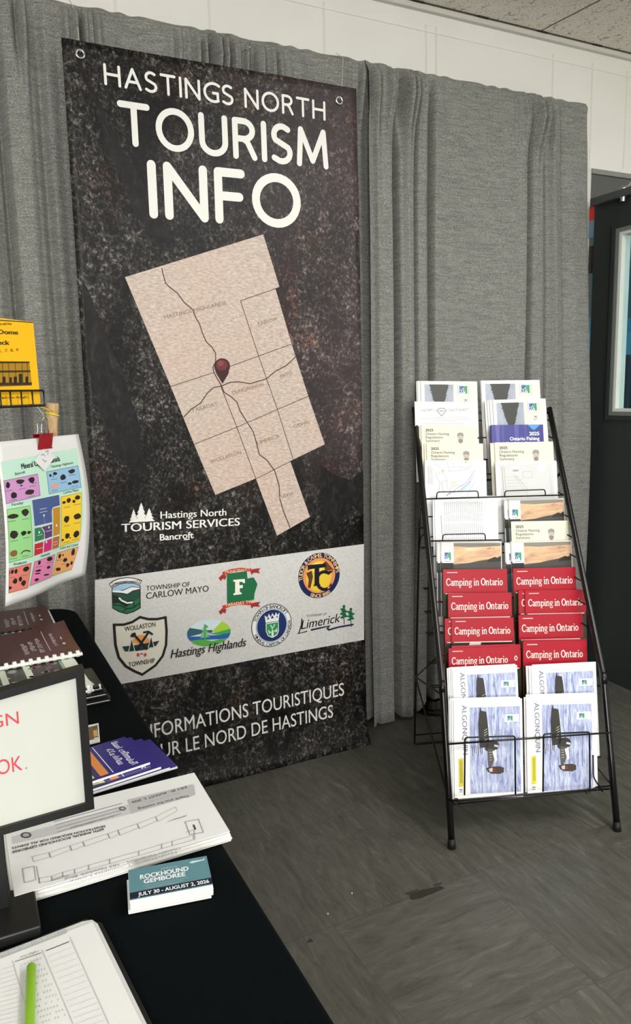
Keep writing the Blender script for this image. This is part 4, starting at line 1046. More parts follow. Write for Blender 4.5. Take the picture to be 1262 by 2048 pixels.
# ================================================================== TABLE AND WHAT STANDS ON IT
TZ = .745; TX1, TY1 = .252, 1.945
mb = MB(); kk = mb.m(M_CLOTH); r = .075
outline = [(-.62, .12), (TX1, .12)]
path = []
for i in range(40): path.append((TX1, .12+(TY1-r-.12)*i/40, (1, 0)))
for i in range(9): a = (pi/2)*i/8; path.append((TX1-r+r*cos(a), TY1-r+r*sin(a), (cos(a), sin(a))))
for i in range(1, 24): path.append((TX1-r-(TX1-r+.62)*i/24, TY1, (0, 1)))
prev = None; rows = []
prof = [(0.012, 0), (.006, -.0015), (.0015, -.006), (0, -.014), (-.002, -.06), (.0, -.25), (.004, -.5), (.010, -.735)]
L = sum(math.dist(path[i][:2], path[i+1][:2]) for i in range(len(path)-1)); acc = 0
for i, (x, y, n) in enumerate(path):
    if i: acc += math.dist(path[i-1][:2], path[i][:2])
    w = .5+.5*sin(acc*26); col = []
    for ins, dz in prof:
        k = ins if dz > -.1 else ins + .004 - .02*w*min(1, (-dz)/.7)
        col.append(len(mb.v)); mb.v.append(Vector((x - n[0]*k, y - n[1]*k, TZ+dz)))
    rows.append(col)
for a, b in zip(rows, rows[1:]):
    for j in range(len(prof)-1): mb.f.append((a[j], a[j+1], b[j+1], b[j])); mb.mi.append(kk)
i0 = len(mb.v); mb.v += [Vector((-.62, TY1, TZ)), Vector((-.62, .12, TZ))]
mb.f.append(tuple(c[0] for c in rows) + (i0, i0+1)); mb.mi.append(kk)
tag(mb.build('tablecloth', smooth=False), 'black cloth draped over the long display table at the left', 'tablecloth')

def flat_pts(px_list, z): return [onZ(x, y, z) for x, y in px_list]
class Flat(Print):
    """print lying on a horizontal sheet, drawn through pixel places of the sheet's own height"""
    def __init__(s, z): s.p = []; s.z = z; s.conv = lambda x, y: tuple(onZ(x, y, z)[:2])
def slab(mb, corners, z0, z1, mt):
    n = len(corners); i0 = len(mb.v); k = mb.m(mt)
    mb.v += [Vector((c[0], c[1], z0)) for c in corners] + [Vector((c[0], c[1], z1)) for c in corners]
    mb.f.append(tuple(i0+n+i for i in range(n))); mb.mi.append(k); mb.f.append(tuple(i0+i for i in reversed(range(n)))); mb.mi.append(k)
    for i in range(n): mb.f.append((i0+i, i0+(i+1) % n, i0+n+(i+1) % n, i0+n+i)); mb.mi.append(k)

# ---- map handouts: a short stack of sheets
SH = [(.020, .776), (.258, .781), (.262, .936), (.020, .936)]
zt = TZ + .001; NSH = 7
for i in range(NSH):
    th = .0016 if i < NSH-1 else .0008
    rng = random.Random(i+20); dx, dy = rng.uniform(-.004, .002), rng.uniform(-.003, .003)
    if i == NSH-1: dx = dy = 0
    mb = MB(); slab(mb, [(x+dx, y+dy) for x, y in SH], zt, zt+th, M_PAPER if i == NSH-1 else M_PAGES)
    nm = 'map_handout'
    lab = 'top sheet of the white map handouts, printed upside down, beside sign stand' if i == NSH-1 else 'white handout sheet showing only its edge under the printed top sheet'
    o = mb.build(nm); tag(o, lab, 'paper', 'stack of map handouts on the black table'); zt += th + .0005
    top = zt - .0005
pr = Flat(top)
gr = ink('C3C3C3', .6); gl = ink('A0A0A4', .6); bkk = ink('3A3A3C', .6)
pr.poly([(24,1674),(150,1640),(389,1570),(391,1588),(255,1629),(110,1668),(25,1688)], gr, 1)
pr.poly([(255,1600),(386,1569),(391,1590),(262,1628)], ink('B4B4B4', .6), 2)
def rtext(s, right, left, h, mt, w=0, layer=3): pr.text(s, right, left, h, mt, layer, w)   # upside down: starts at the right
rtext('JULY 30 - AUGUST 2, 2026', (373,1573), (263,1604), .005, bkk, .02); rtext('See you next year!', (357,1586), (292,1605), .0035, gl, .01); rtext('Thank you for coming', (377,1590), (275,1617), .0055, bkk, .01)
for k in range(4): pr.stroke([(245-k*1,1607+k*7),(108+k*2,1644+k*7)], .0012, ink('8E8E92', .6), 3)
scribble(pr, (228,1632), (135,1656), .004, gl, 3)
rtext('60TH ANNUAL ROCKHOUND GEMBOREE', (207,1657), (24,1703), .0048, bkk, .02); rtext('REGISTRATION REQUIRED FOR ALL EVENTS', (210,1651), (24,1695), .0042, bkk, .02)
for c, a in (((52,1671), 11), ((245,1618), 7)):
    pr.ellipse(c, a, a*.55, ink('4A4A50', .6), 3, 18); pr.ellipse(c, a*.62, a*.33, ink('A8A8AC', .6), 4, 16)
row1 = [(64,1714),(98,1706),(140,1692),(166,1684),(216,1668),(236,1661),(275,1648),(312,1634),(352,1614)]
for a, b in zip(row1, row1[1:]): pr.stroke([(a[0],a[1]),(b[0]-1,b[1]),(b[0]+3,b[1]+8),(a[0]+4,a[1]+10)], .0006, gl, 3, closed=True)
row2 = [(78,1766),(104,1762),(126,1754),(150,1748),(178,1740),(220,1728),(278,1712),(324,1698),(345,1692),(388,1680)]
for a, b in zip(row2, row2[1:]): pr.stroke([(a[0],a[1]-9),(b[0]-1,b[1]-9),(b[0]-1,b[1]),(a[0],a[1])], .0006, gl, 3, closed=True)
pr.poly([(104,1757),(138,1750),(138,1754),(104,1762)], gr, 3)
pr.stroke([(370,1644),(397,1639),(407,1665),(380,1670)], .001, gl, 3, closed=True); pr.stroke([(45,1738),(68,1733),(72,1760),(49,1766)], .001, gl, 3, closed=True)
pr.stroke([(73,1733),(80,1768)], .0009, gl, 3); pr.stroke([(335,1644),(374,1631)], .001, gl, 3); pr.stroke([(345,1640),(372,1633)], .001, gl, 3); pr.stroke([(372,1665),(388,1660),(390,1680)], .0009, gl, 3); pr.stroke([(387,1650),(391,1660)], .002, bkk, 3)
rtext('North Hastings Community Centre', (352,1703), (140,1762), .0045, gl, .012); rtext('Outside Exhibitors - 103 Newkirk Blvd', (360,1695), (130,1756), .0045, gl, .012)
o.name = 'map_handout_top'; o.name = 'map_handout'
pr.build('handout_print', o, lambda u, v, h: Vector((u, v, top+.0002+h)), .00012)

# ---- card stack
ca, cbp = onZ(262, 1832, TZ), onZ(423, 1800, TZ)
ce = (cbp-ca).normalized(); cn = Vector((-ce.y, ce.x, 0)); CW = .0845; CH = .0505
NC = 34; tcard = .00050; zc = TZ+.001
for i in range(NC):
    rng = random.Random(i); sh = ce*rng.uniform(-.0004, .0004) + cn*rng.uniform(-.0004, .0004)
    if i < 9: sh += ce*(-.0022) + cn*.0016
    if i == NC-1: sh = Vector((0, 0, 0))
    mb = MB(); mb.obox(Vector((ca.x, ca.y, zc)) + sh, ce*CW, cn*CH, (0, 0, tcard*.92), mat('card_edge', 'E4E4E2', .6) if i < NC-1 else mat('card_teal', '5E8B94', .4))
    o = mb.build('business_card')
    tag(o, 'white card showing only its edge in the small stack under the teal card' if i < NC-1 else 'teal card printed for the gem show, topmost of the small card stack', 'card', 'stack of cards at the table edge'); zc += tcard
ztop = zc - tcard*.08
pr = Print(lambda x, y: (x*CW/100, y*CW/100)); HC = CH/CW*100
pr.poly([(0,0),(100,0),(100,HC),(0,HC)], ink('5B8790', .4), 1); pr.poly([(0,1),(100,1),(100,13),(0,13)], ink('10182C', .4), 2)
cw = ink('EEF0F0', .4); pr.text('JULY 30 - AUGUST 2, 2026', (10,3.6), (96,3.6), 6.5*CW/100, cw, 3, .03); pr.text('ROCKHOUND', (14,36), (74,36), 8.5*CW/100, cw, 3, .035); pr.text('GEMBOREE', (18,26), (69,26), 8*CW/100, cw, 3, .035); pr.text('ANNUAL', (40,47), (62,47), 4.5*CW/100, ink('9DB9B4'), 3, .01)
for y, a, b in ((21.5,16,72), (18,20,66), (15.5,18,60)): pr.stroke([(a,y),(b,y)], .9*CW/100, ink('8FB0B4'), 3)
pr.poly([(76,51),(80,54),(94,53),(97,56),(96,51),(80,49)], ink('C9DCDD', .4), 3)
pr.build('card_print', o, lambda u, v, h: Vector((ca.x, ca.y, ztop+.0001+h)) + ce*u + cn*v, .0001)

# ---- clipboard with sign-in sheet and the green pen
cz0 = TZ+.001
cT, cR = onZ(189, 1834, TZ+.004), onZ(294, 2048, TZ+.004)
cdir = (cR-cT).normalized(); cdx = Vector((-cdir.y, cdir.x, 0)); cdx = cdx if cdx.x < 0 else -cdx   # to the left
rim = [cT + cdir*.012, cT + cdir*.003 + cdx*.003, cT + cdx*.012, cT + cdx*.235, cT + cdx*.235 + cdir*.32, cT + cdir*.32]
mb = MB(); slab(mb, [(p.x, p.y) for p in rim], cz0, cz0+.004, mat('clipboard_white', 'CED0CC', .35))
cb_ = thing('clipboard', (cT+cdx*.11+cdir*.15)*1, 'white clipboard with a sign-in sheet at the near table edge', 'clipboard'); cb_.location.z = cz0
mb.build('board', cb_, bevel=.0012)
mb = MB(); slab(mb, [((p.x), (p.y)) for p in (cT+cdir*.004-cdx*.004+cdir*.008, cT-cdir*.003+cdx*.008, cT-cdir*.003+cdx*.24, cT+cdx*.24+cdir*.33, cT+cdir*.33-cdx*.004)], cz0-.0005, cz0+.0025, M_BLACKP); mb.build('backing', cb_)
shz = cz0+.0046; mb = MB()
so = cT + cdir*.008 + cdx*.004
slab(mb, [(p.x, p.y) for p in (so, so+cdx*.216, so+cdx*.216+cdir*.279, so+cdir*.279)], shz-.0005, shz, M_PAPER)
sheet_o = tag(mb.build('signin_sheet'), 'ruled sign-in sheet lying on the white clipboard', 'paper')
pr = Flat(shz); lg_ = ink('BDBEBE', .6); lt = ink('CFD0D2', .6)
pr.poly([(0,1908),(133,1858),(134,1866),(0,1918)], ink('AEB0AF', .6), 1); scribble(pr, (2,1912), (118,1868), .0035, ink('DDDDDA'), 2)
for q in ([(140,1875),(218,2048)], [(84,1900),(146,2048)], [(25,1922),(62,2048)]): pr.stroke(q, .0007, lg_, 2)
for k in range(16):
    x0, y0 = 92+k*4.6, 1902+k*11.2; pr.stroke([(x0, y0), (x0+48+k*.4, y0-19)], .0006, lt, 2)
    x0, y0 = -5, 1943+k*9; pr.stroke([(x0, y0), (x0+34+k*1.5, y0-12)], .0006, lt, 2)
pr.stroke([(92,1902),(138,1884)], .0012, ink('8E8F90'), 2); pr.stroke([(30,1924),(82,1906)], .0012, ink('8E8F90'), 2); scribble(pr, (42,1916), (80,1903), .003, ink('909194'), 2)
rng = random.Random(2)
for k in range(12):
    for j in range(8):
        x, y = 36+j*6.2+k*4.4, 1930-j*2+k*10.3
        if rng.random() < .85: pr.poly([(x,y),(x+2.5,y-1),(x+3.2,y+2.6),(x+.6,y+3.4)], ink('C2C3C5', .6), 2)
pr.poly([(40,1930),(52,1926),(66,2048),(42,2048)], ink('D3D4D4', .6), 1)
pr.build('sheet_print', sheet_o, lambda u, v, h: Vector((u, v, shz+.0001+h)), .00012)
p0, p1 = onZ(62, 1924, shz+.008), onZ(58, 2060, shz+.008)
pen = thing('pen', (p0+p1)/2, 'bright green pen lying on the sign-in sheet', 'pen'); GRN = mat('pen_green', '86B814', .35)
d = (p1-p0).normalized(); pz = shz+.0048
q0 = Vector((p0.x, p0.y, pz)); mb = MB(); mb.tube([q0, q0+d*.002, q0+d*.10, q0+d*.125], .0042, GRN, 14, radii=[.0030, .0042, .0042, .0040]); mb.build('barrel', pen, smooth=True)
mb = MB(); mb.tube([q0+d*.125, q0+d*.137, q0+d*.142], .003, mat('pen_tip', '9C9F96', .3, .8), 12, radii=[.0038, .0014, .0006]); mb.build('tip', pen, smooth=True)

# ---- table sign in a black frame on a post
FY = .76
def F(px, py): p = onY(px, py, FY); return (p.x, p.z)
f_rb, f_rt = F(192, 1617), F(165, 1336); fz0, fz1 = f_rb[1], f_rt[1]; fx1 = (f_rb[0]+f_rt[0])/2; fx0 = -.078
l_t, l_b = F(0, 1384), F(0, 1672)
kt, kb = (fz1-l_t[1])/(fx1-l_t[0]), (fz0-l_b[1])/(fx1-l_b[0])       # the frame hangs a touch lower at the left
def fz(x, t): return (fz0+kb*(x-fx1))*(1-t) + (fz1+kt*(x-fx1))*t
def fbox(mb, xa, xb, ta, tb, y0, y1, mt):
    mb.hexa([(xa,y0,fz(xa,ta)),(xb,y0,fz(xb,ta)),(xb,y1,fz(xb,ta)),(xa,y1,fz(xa,ta)),(xa,y0,fz(xa,tb)),(xb,y0,fz(xb,tb)),(xb,y1,fz(xb,tb)),(xa,y1,fz(xa,tb))], mt)
sign = thing('table_sign', (.010, FY, TZ), 'black framed white sign with red lettering on a short post', 'sign')
mb = MB(); tk = .014; a, b = fx0, fx1; e_ = .0085/(fz1-fz0)
for xa, xb, ta, tb in ((a, b, 0, e_), (a, b, 1-e_, 1), (a, a+.0085, e_, 1-e_), (b-.0085, b, e_, 1-e_)): fbox(mb, xa, xb, ta, tb, FY, FY+tk, M_BLACKP)
mb.build('frame', sign)
mb = MB(); fbox(mb, a+.004, b-.004, .03, .97, FY+.004, FY+.007, mat('sign_paper', 'BFC1B9', .5)); card = mb.build('sign_card', sign)
pr = Print(); rd = ink('C2404C', .5)
e = F(39, 1450); pr.text('SIGN', (e[0]-.0395, e[1]), (e[0], e[1]), F(39, 1425)[1]-F(39, 1450)[1], rd, 1, -.006, raw=True)
e = F(46, 1543); s_ = F(0, 1555); pr.text('BOOK', (e[0]-.0455, e[1]), (e[0], e[1]), .0155, rd, 1, -.006, raw=True); pr.ellipse((F(53, 1538)[0], e[1]+.001), .0011, .0011, ink('8A9094'), 1, 12, raw=True)
pr.build('sign_lettering', card, lambda u, v, h: Vector((u, FY+.004-h, v)), .0003)
mb = MB(); mb.box((.005, FY+.002, TZ+.012), (.015, FY+.010, fz0+.004), M_BLACKP); mb.build('post', sign, bevel=.001)
mb = MB(); mb.box((-.030, FY-.042, TZ+.001), (.040, FY+.03, TZ+.014), M_BLACKP); mb.build('base', sign, bevel=.002)

# ---- purple booklets fanned on the table
GB = 'fan of purple booklets on the black table'
zb = TZ+.001
fan = [((355,1532),(300,1478),.0), ((340,1534),(283,1477),.004), ((322,1533),(262,1474),.008), ((300,1524),(250,1473),.012)]
PUR = mat('cover_purple', '2C2478', .3, coat=.1)
labs = ['lowest purple booklet of the fan, reaching nearest the table edge', 'second-lowest purple booklet of the fan on the table', 'purple booklet just under the top one of the fan', 'topmost purple booklet of the fan, with a photo and orange band']
for i, (fr_, bk_, dz) in enumerate(fan):
    th = .0035; A, Bq = onZ(*fr_, zb+th), onZ(*bk_, zb+th)
    # booklet: right edge runs from A (front) to Bq (back); it extends to the left
    ey = (Bq-A).normalized(); exl = Vector((-1, -.13-.02*i, 0)).normalized(); H_ = (Bq-A).length; W_ = .16
    A, Bq = Vector((A.x, A.y, 0)), Vector((Bq.x, Bq.y, 0))
    C4 = [A+exl*W_, A, A+ey*H_, A+exl*W_+ey*H_]
    bk = thing('booklet', (A+exl*W_/2+ey*H_/2) + Vector((0,0,zb)), labs[i], 'booklet', GB)
    mb = MB(); slab(mb, [(p.x, p.y) for p in C4], zb, zb+th-.0004, M_PAGES); mb.build('pages', bk)
    mb = MB(); slab(mb, [(p.x, p.y) for p in C4], zb+th-.0004, zb+th, PUR)
    S = lambda u, v, h, A=A, exl=exl, ey=ey, z=zb+th: Vector((A.x, A.y, z+h)) + exl*u + ey*v
    pr = Print(); w = ink('EDEBF4', .4)
    # text runs along the booklet's right edge
    def vt(s, u, v0, v1, h, mt): pr.text(s, (u, v1), (u, v0), h, mt, 2, .02, raw=True, up=(-1, 0))
    scribble(pr, (.024, H_*.92), (.024, H_*.08), -.009, w, 2, True, 21+i); scribble(pr, (.038, H_*.75), (.038, H_*.15), -.009, w, 2, True, 31+i)
    pr.stroke([(.052, H_*.04), (.052, H_*.96)], .0012, w, 2, raw=True)
    pr.poly([(.058, H_*.05),(.070, H_*.05),(.070, H_*.9),(.058, H_*.9)], ink('D98A45', .4), 2, raw=True)
    pr.poly([(.075, H_*.02),(.16, H_*.02),(.16, H_*.9),(.075, H_*.9)], ink('2A3A3E', .3), 2, raw=True); pr.poly([(.078, H_*.05),(.11, H_*.1),(.125, H_*.6),(.10, H_*.85),(.08, H_*.7)], ink('CFC9B4', .3), 3, raw=True)
    pr.poly([(.082, H_*.35),(.10, H_*.3),(.108, H_*.62),(.09, H_*.7)], ink('2B2A22', .3), 4, raw=True); pr.poly([(.085, H_*.08),(.12, H_*.12),(.122, H_*.25),(.09, H_*.22)], ink('B9A23E', .3), 4, raw=True); pr.poly([(.13, H_*.05),(.155, H_*.1),(.155, H_*.4),(.135, H_*.35)], ink('3F79A8', .3), 4, raw=True)
    pr.into(mb, S, .00015); mb.build('cover', bk)
    zb += th + .0008
# ---- gold and white leaflet half hidden behind the sign
p = [onZ(190, 1484, TZ+.003), onZ(200, 1482, TZ+.003), onZ(197, 1446, TZ+.003), onZ(150, 1456, TZ+.003), onZ(150, 1494, TZ+.003)]
mb = MB(); slab(mb, [(p[4].x, p[4].y), (p[1].x, p[1].y), (p[2].x, p[2].y), (p[3].x, p[3].y)], TZ+.001, TZ+.003, M_PAPER); lf = tag(mb.build('leaflet'), 'small gold and white leaflet just behind the framed sign', 'leaflet')
pr = Flat(TZ+.003); pr.poly([(150,1462),(195,1450),(197,1476),(150,1489)], ink('6A5638', .4), 1); pr.poly([(186,1462),(194,1460),(196,1472),(188,1474)], ink('C9A55E', .4), 2); pr.stroke([(188,1456),(194,1454)], .002, ink('2A2418'), 2); pr.poly([(188,1476),(196,1474),(196,1479),(188,1481)], ink('D8D2BA', .4), 2)
pr.build('leaflet_print', lf, lambda u, v, h: Vector((u, v, TZ+.0031+h)), .00015)

# ---- comb-bound books
def comb_book(name, label, z, fr_px, bk_px, W_, th, cover, comb, prfn, group, curl=0.0):
    A, Bq = onZ(*fr_px, z+th), onZ(*bk_px, z+th); A, Bq = Vector((A.x, A.y, 0)), Vector((Bq.x, Bq.y, 0))
    ey = (Bq-A).normalized(); H_ = (Bq-A).length; exl = Vector((-ey.y, ey.x, 0)); exl = exl if exl.x < 0 else -exl
    exl = (exl + ey*-.0).normalized()
    bk = thing(name, A+exl*W_/2+ey*H_/2+Vector((0,0,z)), label, 'book', group)
    C4 = [A+exl*W_, A, A+ey*H_, A+exl*W_+ey*H_]
    mb = MB(); slab(mb, [(p.x, p.y) for p in C4], z, z+th-.001, M_PAGES); mb.build('pages', bk)
    N = 14
    def S(u, v, h): return Vector((A.x, A.y, z+th+h)) + exl*u + ey*v + Vector((0, 0, curl*max(0, (v/H_))**2*max(0, 1-u/.16)**1.3))
    mb = MB(); kk = mb.m(cover)
    for i in range(N):
        for j in range(N):
            u0, u1, v0, v1 = W_*i/N, W_*(i+1)/N, H_*j/N, H_*(j+1)/N
            mb.face([S(u1,v0,0), S(u0,v0,0), S(u0,v1,0), S(u1,v1,0)], cover)
    o = mb.build('cover', bk); sm = o.modifiers.new('thickness', 'SOLIDIFY'); sm.thickness = .0006; sm.offset = -1
    pr = Print(); prfn(pr, W_, H_); pr.build('cover_print', o, S, .00025, .02)
    mb = MB(); n = int(W_/.0143)
    for i in range(n):
        u = .008 + i*.0143; c = A + exl*u + Vector((0, 0, z+th*.5+.001)) + ey*.001
        mb.tube([c - exl*.004, c - exl*.003, c + exl*.003, c + exl*.004], th*.62+.0015, comb, 10, radii=[th*.45, th*.62+.0015, th*.62+.0015, th*.45])
    mb.tube([A + Vector((0,0,z+th*.5)) - ey*.003, A + exl*W_ + Vector((0,0,z+th*.5)) - ey*.003], th*.35, comb, 8); mb.build('comb_binding', bk)
    return bk
MAR = mat('cover_maroon', '431615', .3, coat=.1); WCOMB = mat('comb_white', 'E8E8E2', .4)
def mar_print(pr, W_, H_):
    w = ink('C9BDB8', .4)
    pr.poly([(.001,.001),(W_,.001),(W_,H_*.99),(.001,H_*.99)], MAR, 1, raw=True)
    for k, (u, v0, v1, h) in enumerate(((.040,.30,.72,.006), (.070,.18,.66,.008), (.084,.28,.6,.008), (.098,.2,.58,.008))): scribble(pr, (u, H_*v1), (u, H_*v0), -h, w, 3, True, 11+k)
    pr.stroke([(.052, H_*.2), (.052, H_*.85)], .0012, w, 3, raw=True); pr.poly([(.020, H_*.5),(.024, H_*.5),(.022, H_*.6)], w, 3, raw=True); pr.ellipse((.022, H_*.35), .003, .006, w, 3, 12, raw=True)
    pr.poly([(.13, H_*.02),(W_, H_*.02),(W_, H_*.55),(.17, H_*.35)], ink('33261F', .3), 2, raw=True)
    pr.poly([(.14, H_*.6),(W_, H_*.75),(W_, H_*.98),(.18, H_*.98)], ink('3B2019', .3), 2, raw=True)
def min_print(pr, W_, H_):
    pr.poly([(.001,.001),(W_,.001),(W_,H_*.99),(.001,H_*.99)], ink('DDE6DA', .35), 1, raw=True); pr.poly([(.024,.001),(W_,.001),(W_,H_*.99),(.024,H_*.99)], ink('88A78A', .35), 2, raw=True); pr.poly([(.030,.001),(W_,.001),(W_,H_*.99),(.030,H_*.99)], ink('1E231C', .35), 3, raw=True)
    rng = random.Random(4)
    for k in range(26):
        u, v = .036+rng.random()*.05, H_*(.1+.85*rng.random()); pr.ellipse((u, v), .003+.006*rng.random(), .003+.008*rng.random(), ink(rng.choice(['5B2B3A', '8B8A84', '6E3A4A', 'A9A49C']), .35), 4, 8, raw=True)
    pr.poly([(.082, H_*.1),(.094, H_*.1),(.094, H_*.95),(.082, H_*.95)], ink('D3DCCD', .35), 4, raw=True)
    for k in range(22):
        u, v = .105+rng.random()*.04, H_*(.1+.85*rng.random()); pr.ellipse((u, v), .003+.005*rng.random(), .003+.008*rng.random(), ink(rng.choice(['0E100D', '8D8C80', '4F5548']), .35), 4, 8, raw=True)
    pr.poly([(.125, H_*.25),(.136, H_*.3),(.136, H_*.95),(.125, H_*.95)], ink('C3CCBD', .35), 5, raw=True)
    for k in range(12):
        u, v = .155+rng.random()*.05, H_*(.1+.85*rng.random()); pr.ellipse((u, v), .008, .01, ink(rng.choice(['6B4450', '54303E']), .35), 4, 8, raw=True)
GBK = 'comb-bound books on the table'
zA = TZ+.001
comb_book('comb_bound_book', 'comb-bound book with a green-edged dark mineral cover, right behind the sign', zA+.0172, (186,1372), (146,1313), .27, .011, mat('cover_green', 'DDE6DA', .35), WCOMB, min_print, GBK)
comb_book('comb_bound_book', 'maroon book with white comb binding, nearer of the two maroon books', zA+.030, (164,1303), (129,1255), .27, .008, MAR, WCOMB, mar_print, GBK, .016)
comb_book('comb_bound_book', 'dark book at the bottom of the near pile, under the green-edged one', zA, (186,1384), (150,1322), .265, .0135, mat('cover_charcoal', '17181A', .4), mat('comb_black', '0A0A0A', .35), lambda pr, W_, H_: None, GBK)
comb_book('comb_bound_book', 'maroon book with black comb binding, farther of the two maroon books', zA+.016, (110,1252), (91,1211), .27, .009, MAR, mat('comb_black', '0A0A0A', .35), mar_print, GBK, .0)
comb_book('comb_bound_book', 'white-edged comb-bound book under the farther maroon book', zA, (119,1262), (98,1220), .27, .010, mat('cover_wh', 'E6E4DE', .5), WCOMB, lambda pr, W_, H_: None, GBK)
# dark spiral notebooks at the right of the sign
def blk_print(pr, W_, H_): pr.poly([(.012,H_*.12),(.05,H_*.12),(.05,H_*.95),(.025,H_*.95)], ink('D9DADA', .5), 1, raw=True)
for i, lab in enumerate(('lowest black notebook of the stack behind the sign', 'middle black notebook of the stack behind the sign', 'topmost black notebook of the stack, pale label on its cover')):
    z = zA + i*.0095
    bk = thing('notebook', (.2, 1.28, z), lab, 'notebook', 'black notebooks stacked behind the sign')
    A = onZ(222-i*3, 1396-i*1, TZ+.008); A = Vector((A.x-.003*i, A.y+.002*i, 0)); ex_ = Vector((-1, -.03, 0)).normalized(); ey_ = Vector((-.03, 1, 0)).normalized()
    mb = MB(); slab(mb, [(q.x, q.y) for q in (A+ex_*.14, A, A+ey_*.10, A+ex_*.14+ey_*.10)], z, z+.0025, mat('cover_blackbook', '0B0B0D', .35)); mb.build('cover', bk)
    mb = MB(); A2 = A+ex_*.002+ey_*.002; slab(mb, [(q.x, q.y) for q in (A2+ex_*.135, A2, A2+ey_*.096, A2+ex_*.135+ey_*.096)], z+.0025, z+.0045, M_PAGES); mb.build('pages', bk)
    mb = MB(); slab(mb, [(q.x, q.y) for q in (A+ex_*.14, A, A+ey_*.10, A+ex_*.14+ey_*.10)], z+.0045, z+.0085, mat('cover_blackbook', '0B0B0D', .35))
    if i == 2:
        pr = Print(); blk_print(pr, .14, .10); pr.into(mb, lambda u, v, h: Vector((A.x, A.y, z+.0085+h))+ex_*u+ey_*v, .0003)
    mb.build('cover', bk)
    if i == 2:
        for k in range(9):
            c = A + ex_*(.006+k*.014) + Vector((0, 0, z+.0085)); mb = MB(); mb.ring(c, ey_, (0, 0, 1), .0035, .0013, WCOMB, 12, 6); mb.build('spiral_ring', bk, smooth=True)

# ================================================================== WIRE DISPLAY WITH YELLOW BOOKLET, AND THE MINERAL POSTER
PD = Vector((.70, .714, 0)).normalized(); PN = Vector((PD.y, -PD.x, 0))     # poster runs along PD, faces PN
PO = onY(157, 868, 1.82)                                                     # its top right corner
PW, PH = .272, .335
def PP(px, py):
    p = onP(px, py, PO, PN) - PO; return (max(p.dot(PD), -PW+.007), p.z)
def psurf(u, v, h):
    t = -v/PH; a = (-u)/PW
    bul = .012*sin(pi*min(1, max(0, t)))*(1-.3*a) - .006*sin(2*pi*a)*t
    return PO + PD*(u + .010*sin(pi*t)*(1-a)*1.0 - .013*t*t) + Vector((0, 0, v)) + PN*(bul+h)
poster = thing('mineral_poster', PO - PD*PW/2 - Vector((0, 0, PH)), 'white bordered mineral chart poster hanging from a red binder clip', 'poster')
mb = MB(); kk = mb.m(M_PAPER); N1, N2 = 16, 26
for j in range(N2+1):
    for i in range(N1+1): mb.v.append(psurf(-PW*(1-i/N1), -PH*j/N2, 0))
for j in range(N2):
    for i in range(N1):
        p = j*(N1+1)+i; mb.f.append((p, p+N1+1, p+N1+2, p+1)); mb.mi.append(kk)
ps = mb.build('poster_sheet', poster, smooth=True); sm = ps.modifiers.new('thickness', 'SOLIDIFY'); sm.thickness = .0006; sm.offset = -1
def Z3(x, y): return PP(x/5.69, 860+y/5.69)
pr = Print(Z3)
pr.poly([(-250,395),(850,205),(905,1000),(850,1590),(45,1880),(-150,1900)], ink('BFE3CF', .5), 1)
def panel(pts, c, edge): pr.poly(pts, ink(c, .5), 2); pr.stroke(pts, .0013, ink(edge, .5), 3, closed=True)
panel([(-60,590),(385,500),(402,745),(12,840)], 'CB93C6', '8E6E96'); panel([(490,478),(842,408),(862,655),(505,728)], '93BEDD', '5E86A8')
panel([(18,910),(285,858),(335,1430),(75,1505)], '97D489', '6E9E6A'); panel([(640,765),(862,715),(880,1255),(672,1320)], 'F2CB2E', 'B09A3A')
panel([(65,1580),(328,1505),(318,1780),(50,1865)], 'E0806F', 'A05A50'); panel([(365,1490),(615,1410),(600,1660),(338,1755)], 'E083AE', 'A85A80'); panel([(645,1395),(880,1325),(850,1575),(615,1650)], 'E8A766', 'A87A4A')
for pts, c in (([(305,795),(620,735),(630,860),(545,885),(535,920),(545,1050),(335,1095)], '46598F'), ([(545,890),(632,870),(648,1185),(565,1210)], 'C28A1E'), ([(335,1112),(410,1098),(455,1150),(455,1240),(345,1272)], '2E7B4F'),
               ([(412,1100),(545,1065),(555,1210),(462,1240),(455,1165)], '5B3B72'), ([(345,1290),(448,1262),(452,1395),(350,1430)], 'BE2230'), ([(458,1258),(555,1225),(560,1362),(460,1392)], 'C9286E'), ([(562,1220),(648,1200),(652,1335),(568,1360)], 'B5683A')):
    pr.poly(pts, ink(c, .5), 3); pr.stroke(pts, .001, ink('E4EFE6', .5), 4, closed=True)
DR = [ink('1D1518', .5), ink('2A1B1E', .5), ink('1A1416', .5)]
rng = random.Random(9)
def rock(x, y, rx, ry, c=None, n=9):
    pr.poly([(x+rx*(.8+.35*rng.random())*cos(2*pi*i/n), y+ry*(.8+.35*rng.random())*sin(2*pi*i/n)-rx*.12*cos(2*pi*i/n)) for i in range(n)], c or rng.choice(DR), 4)
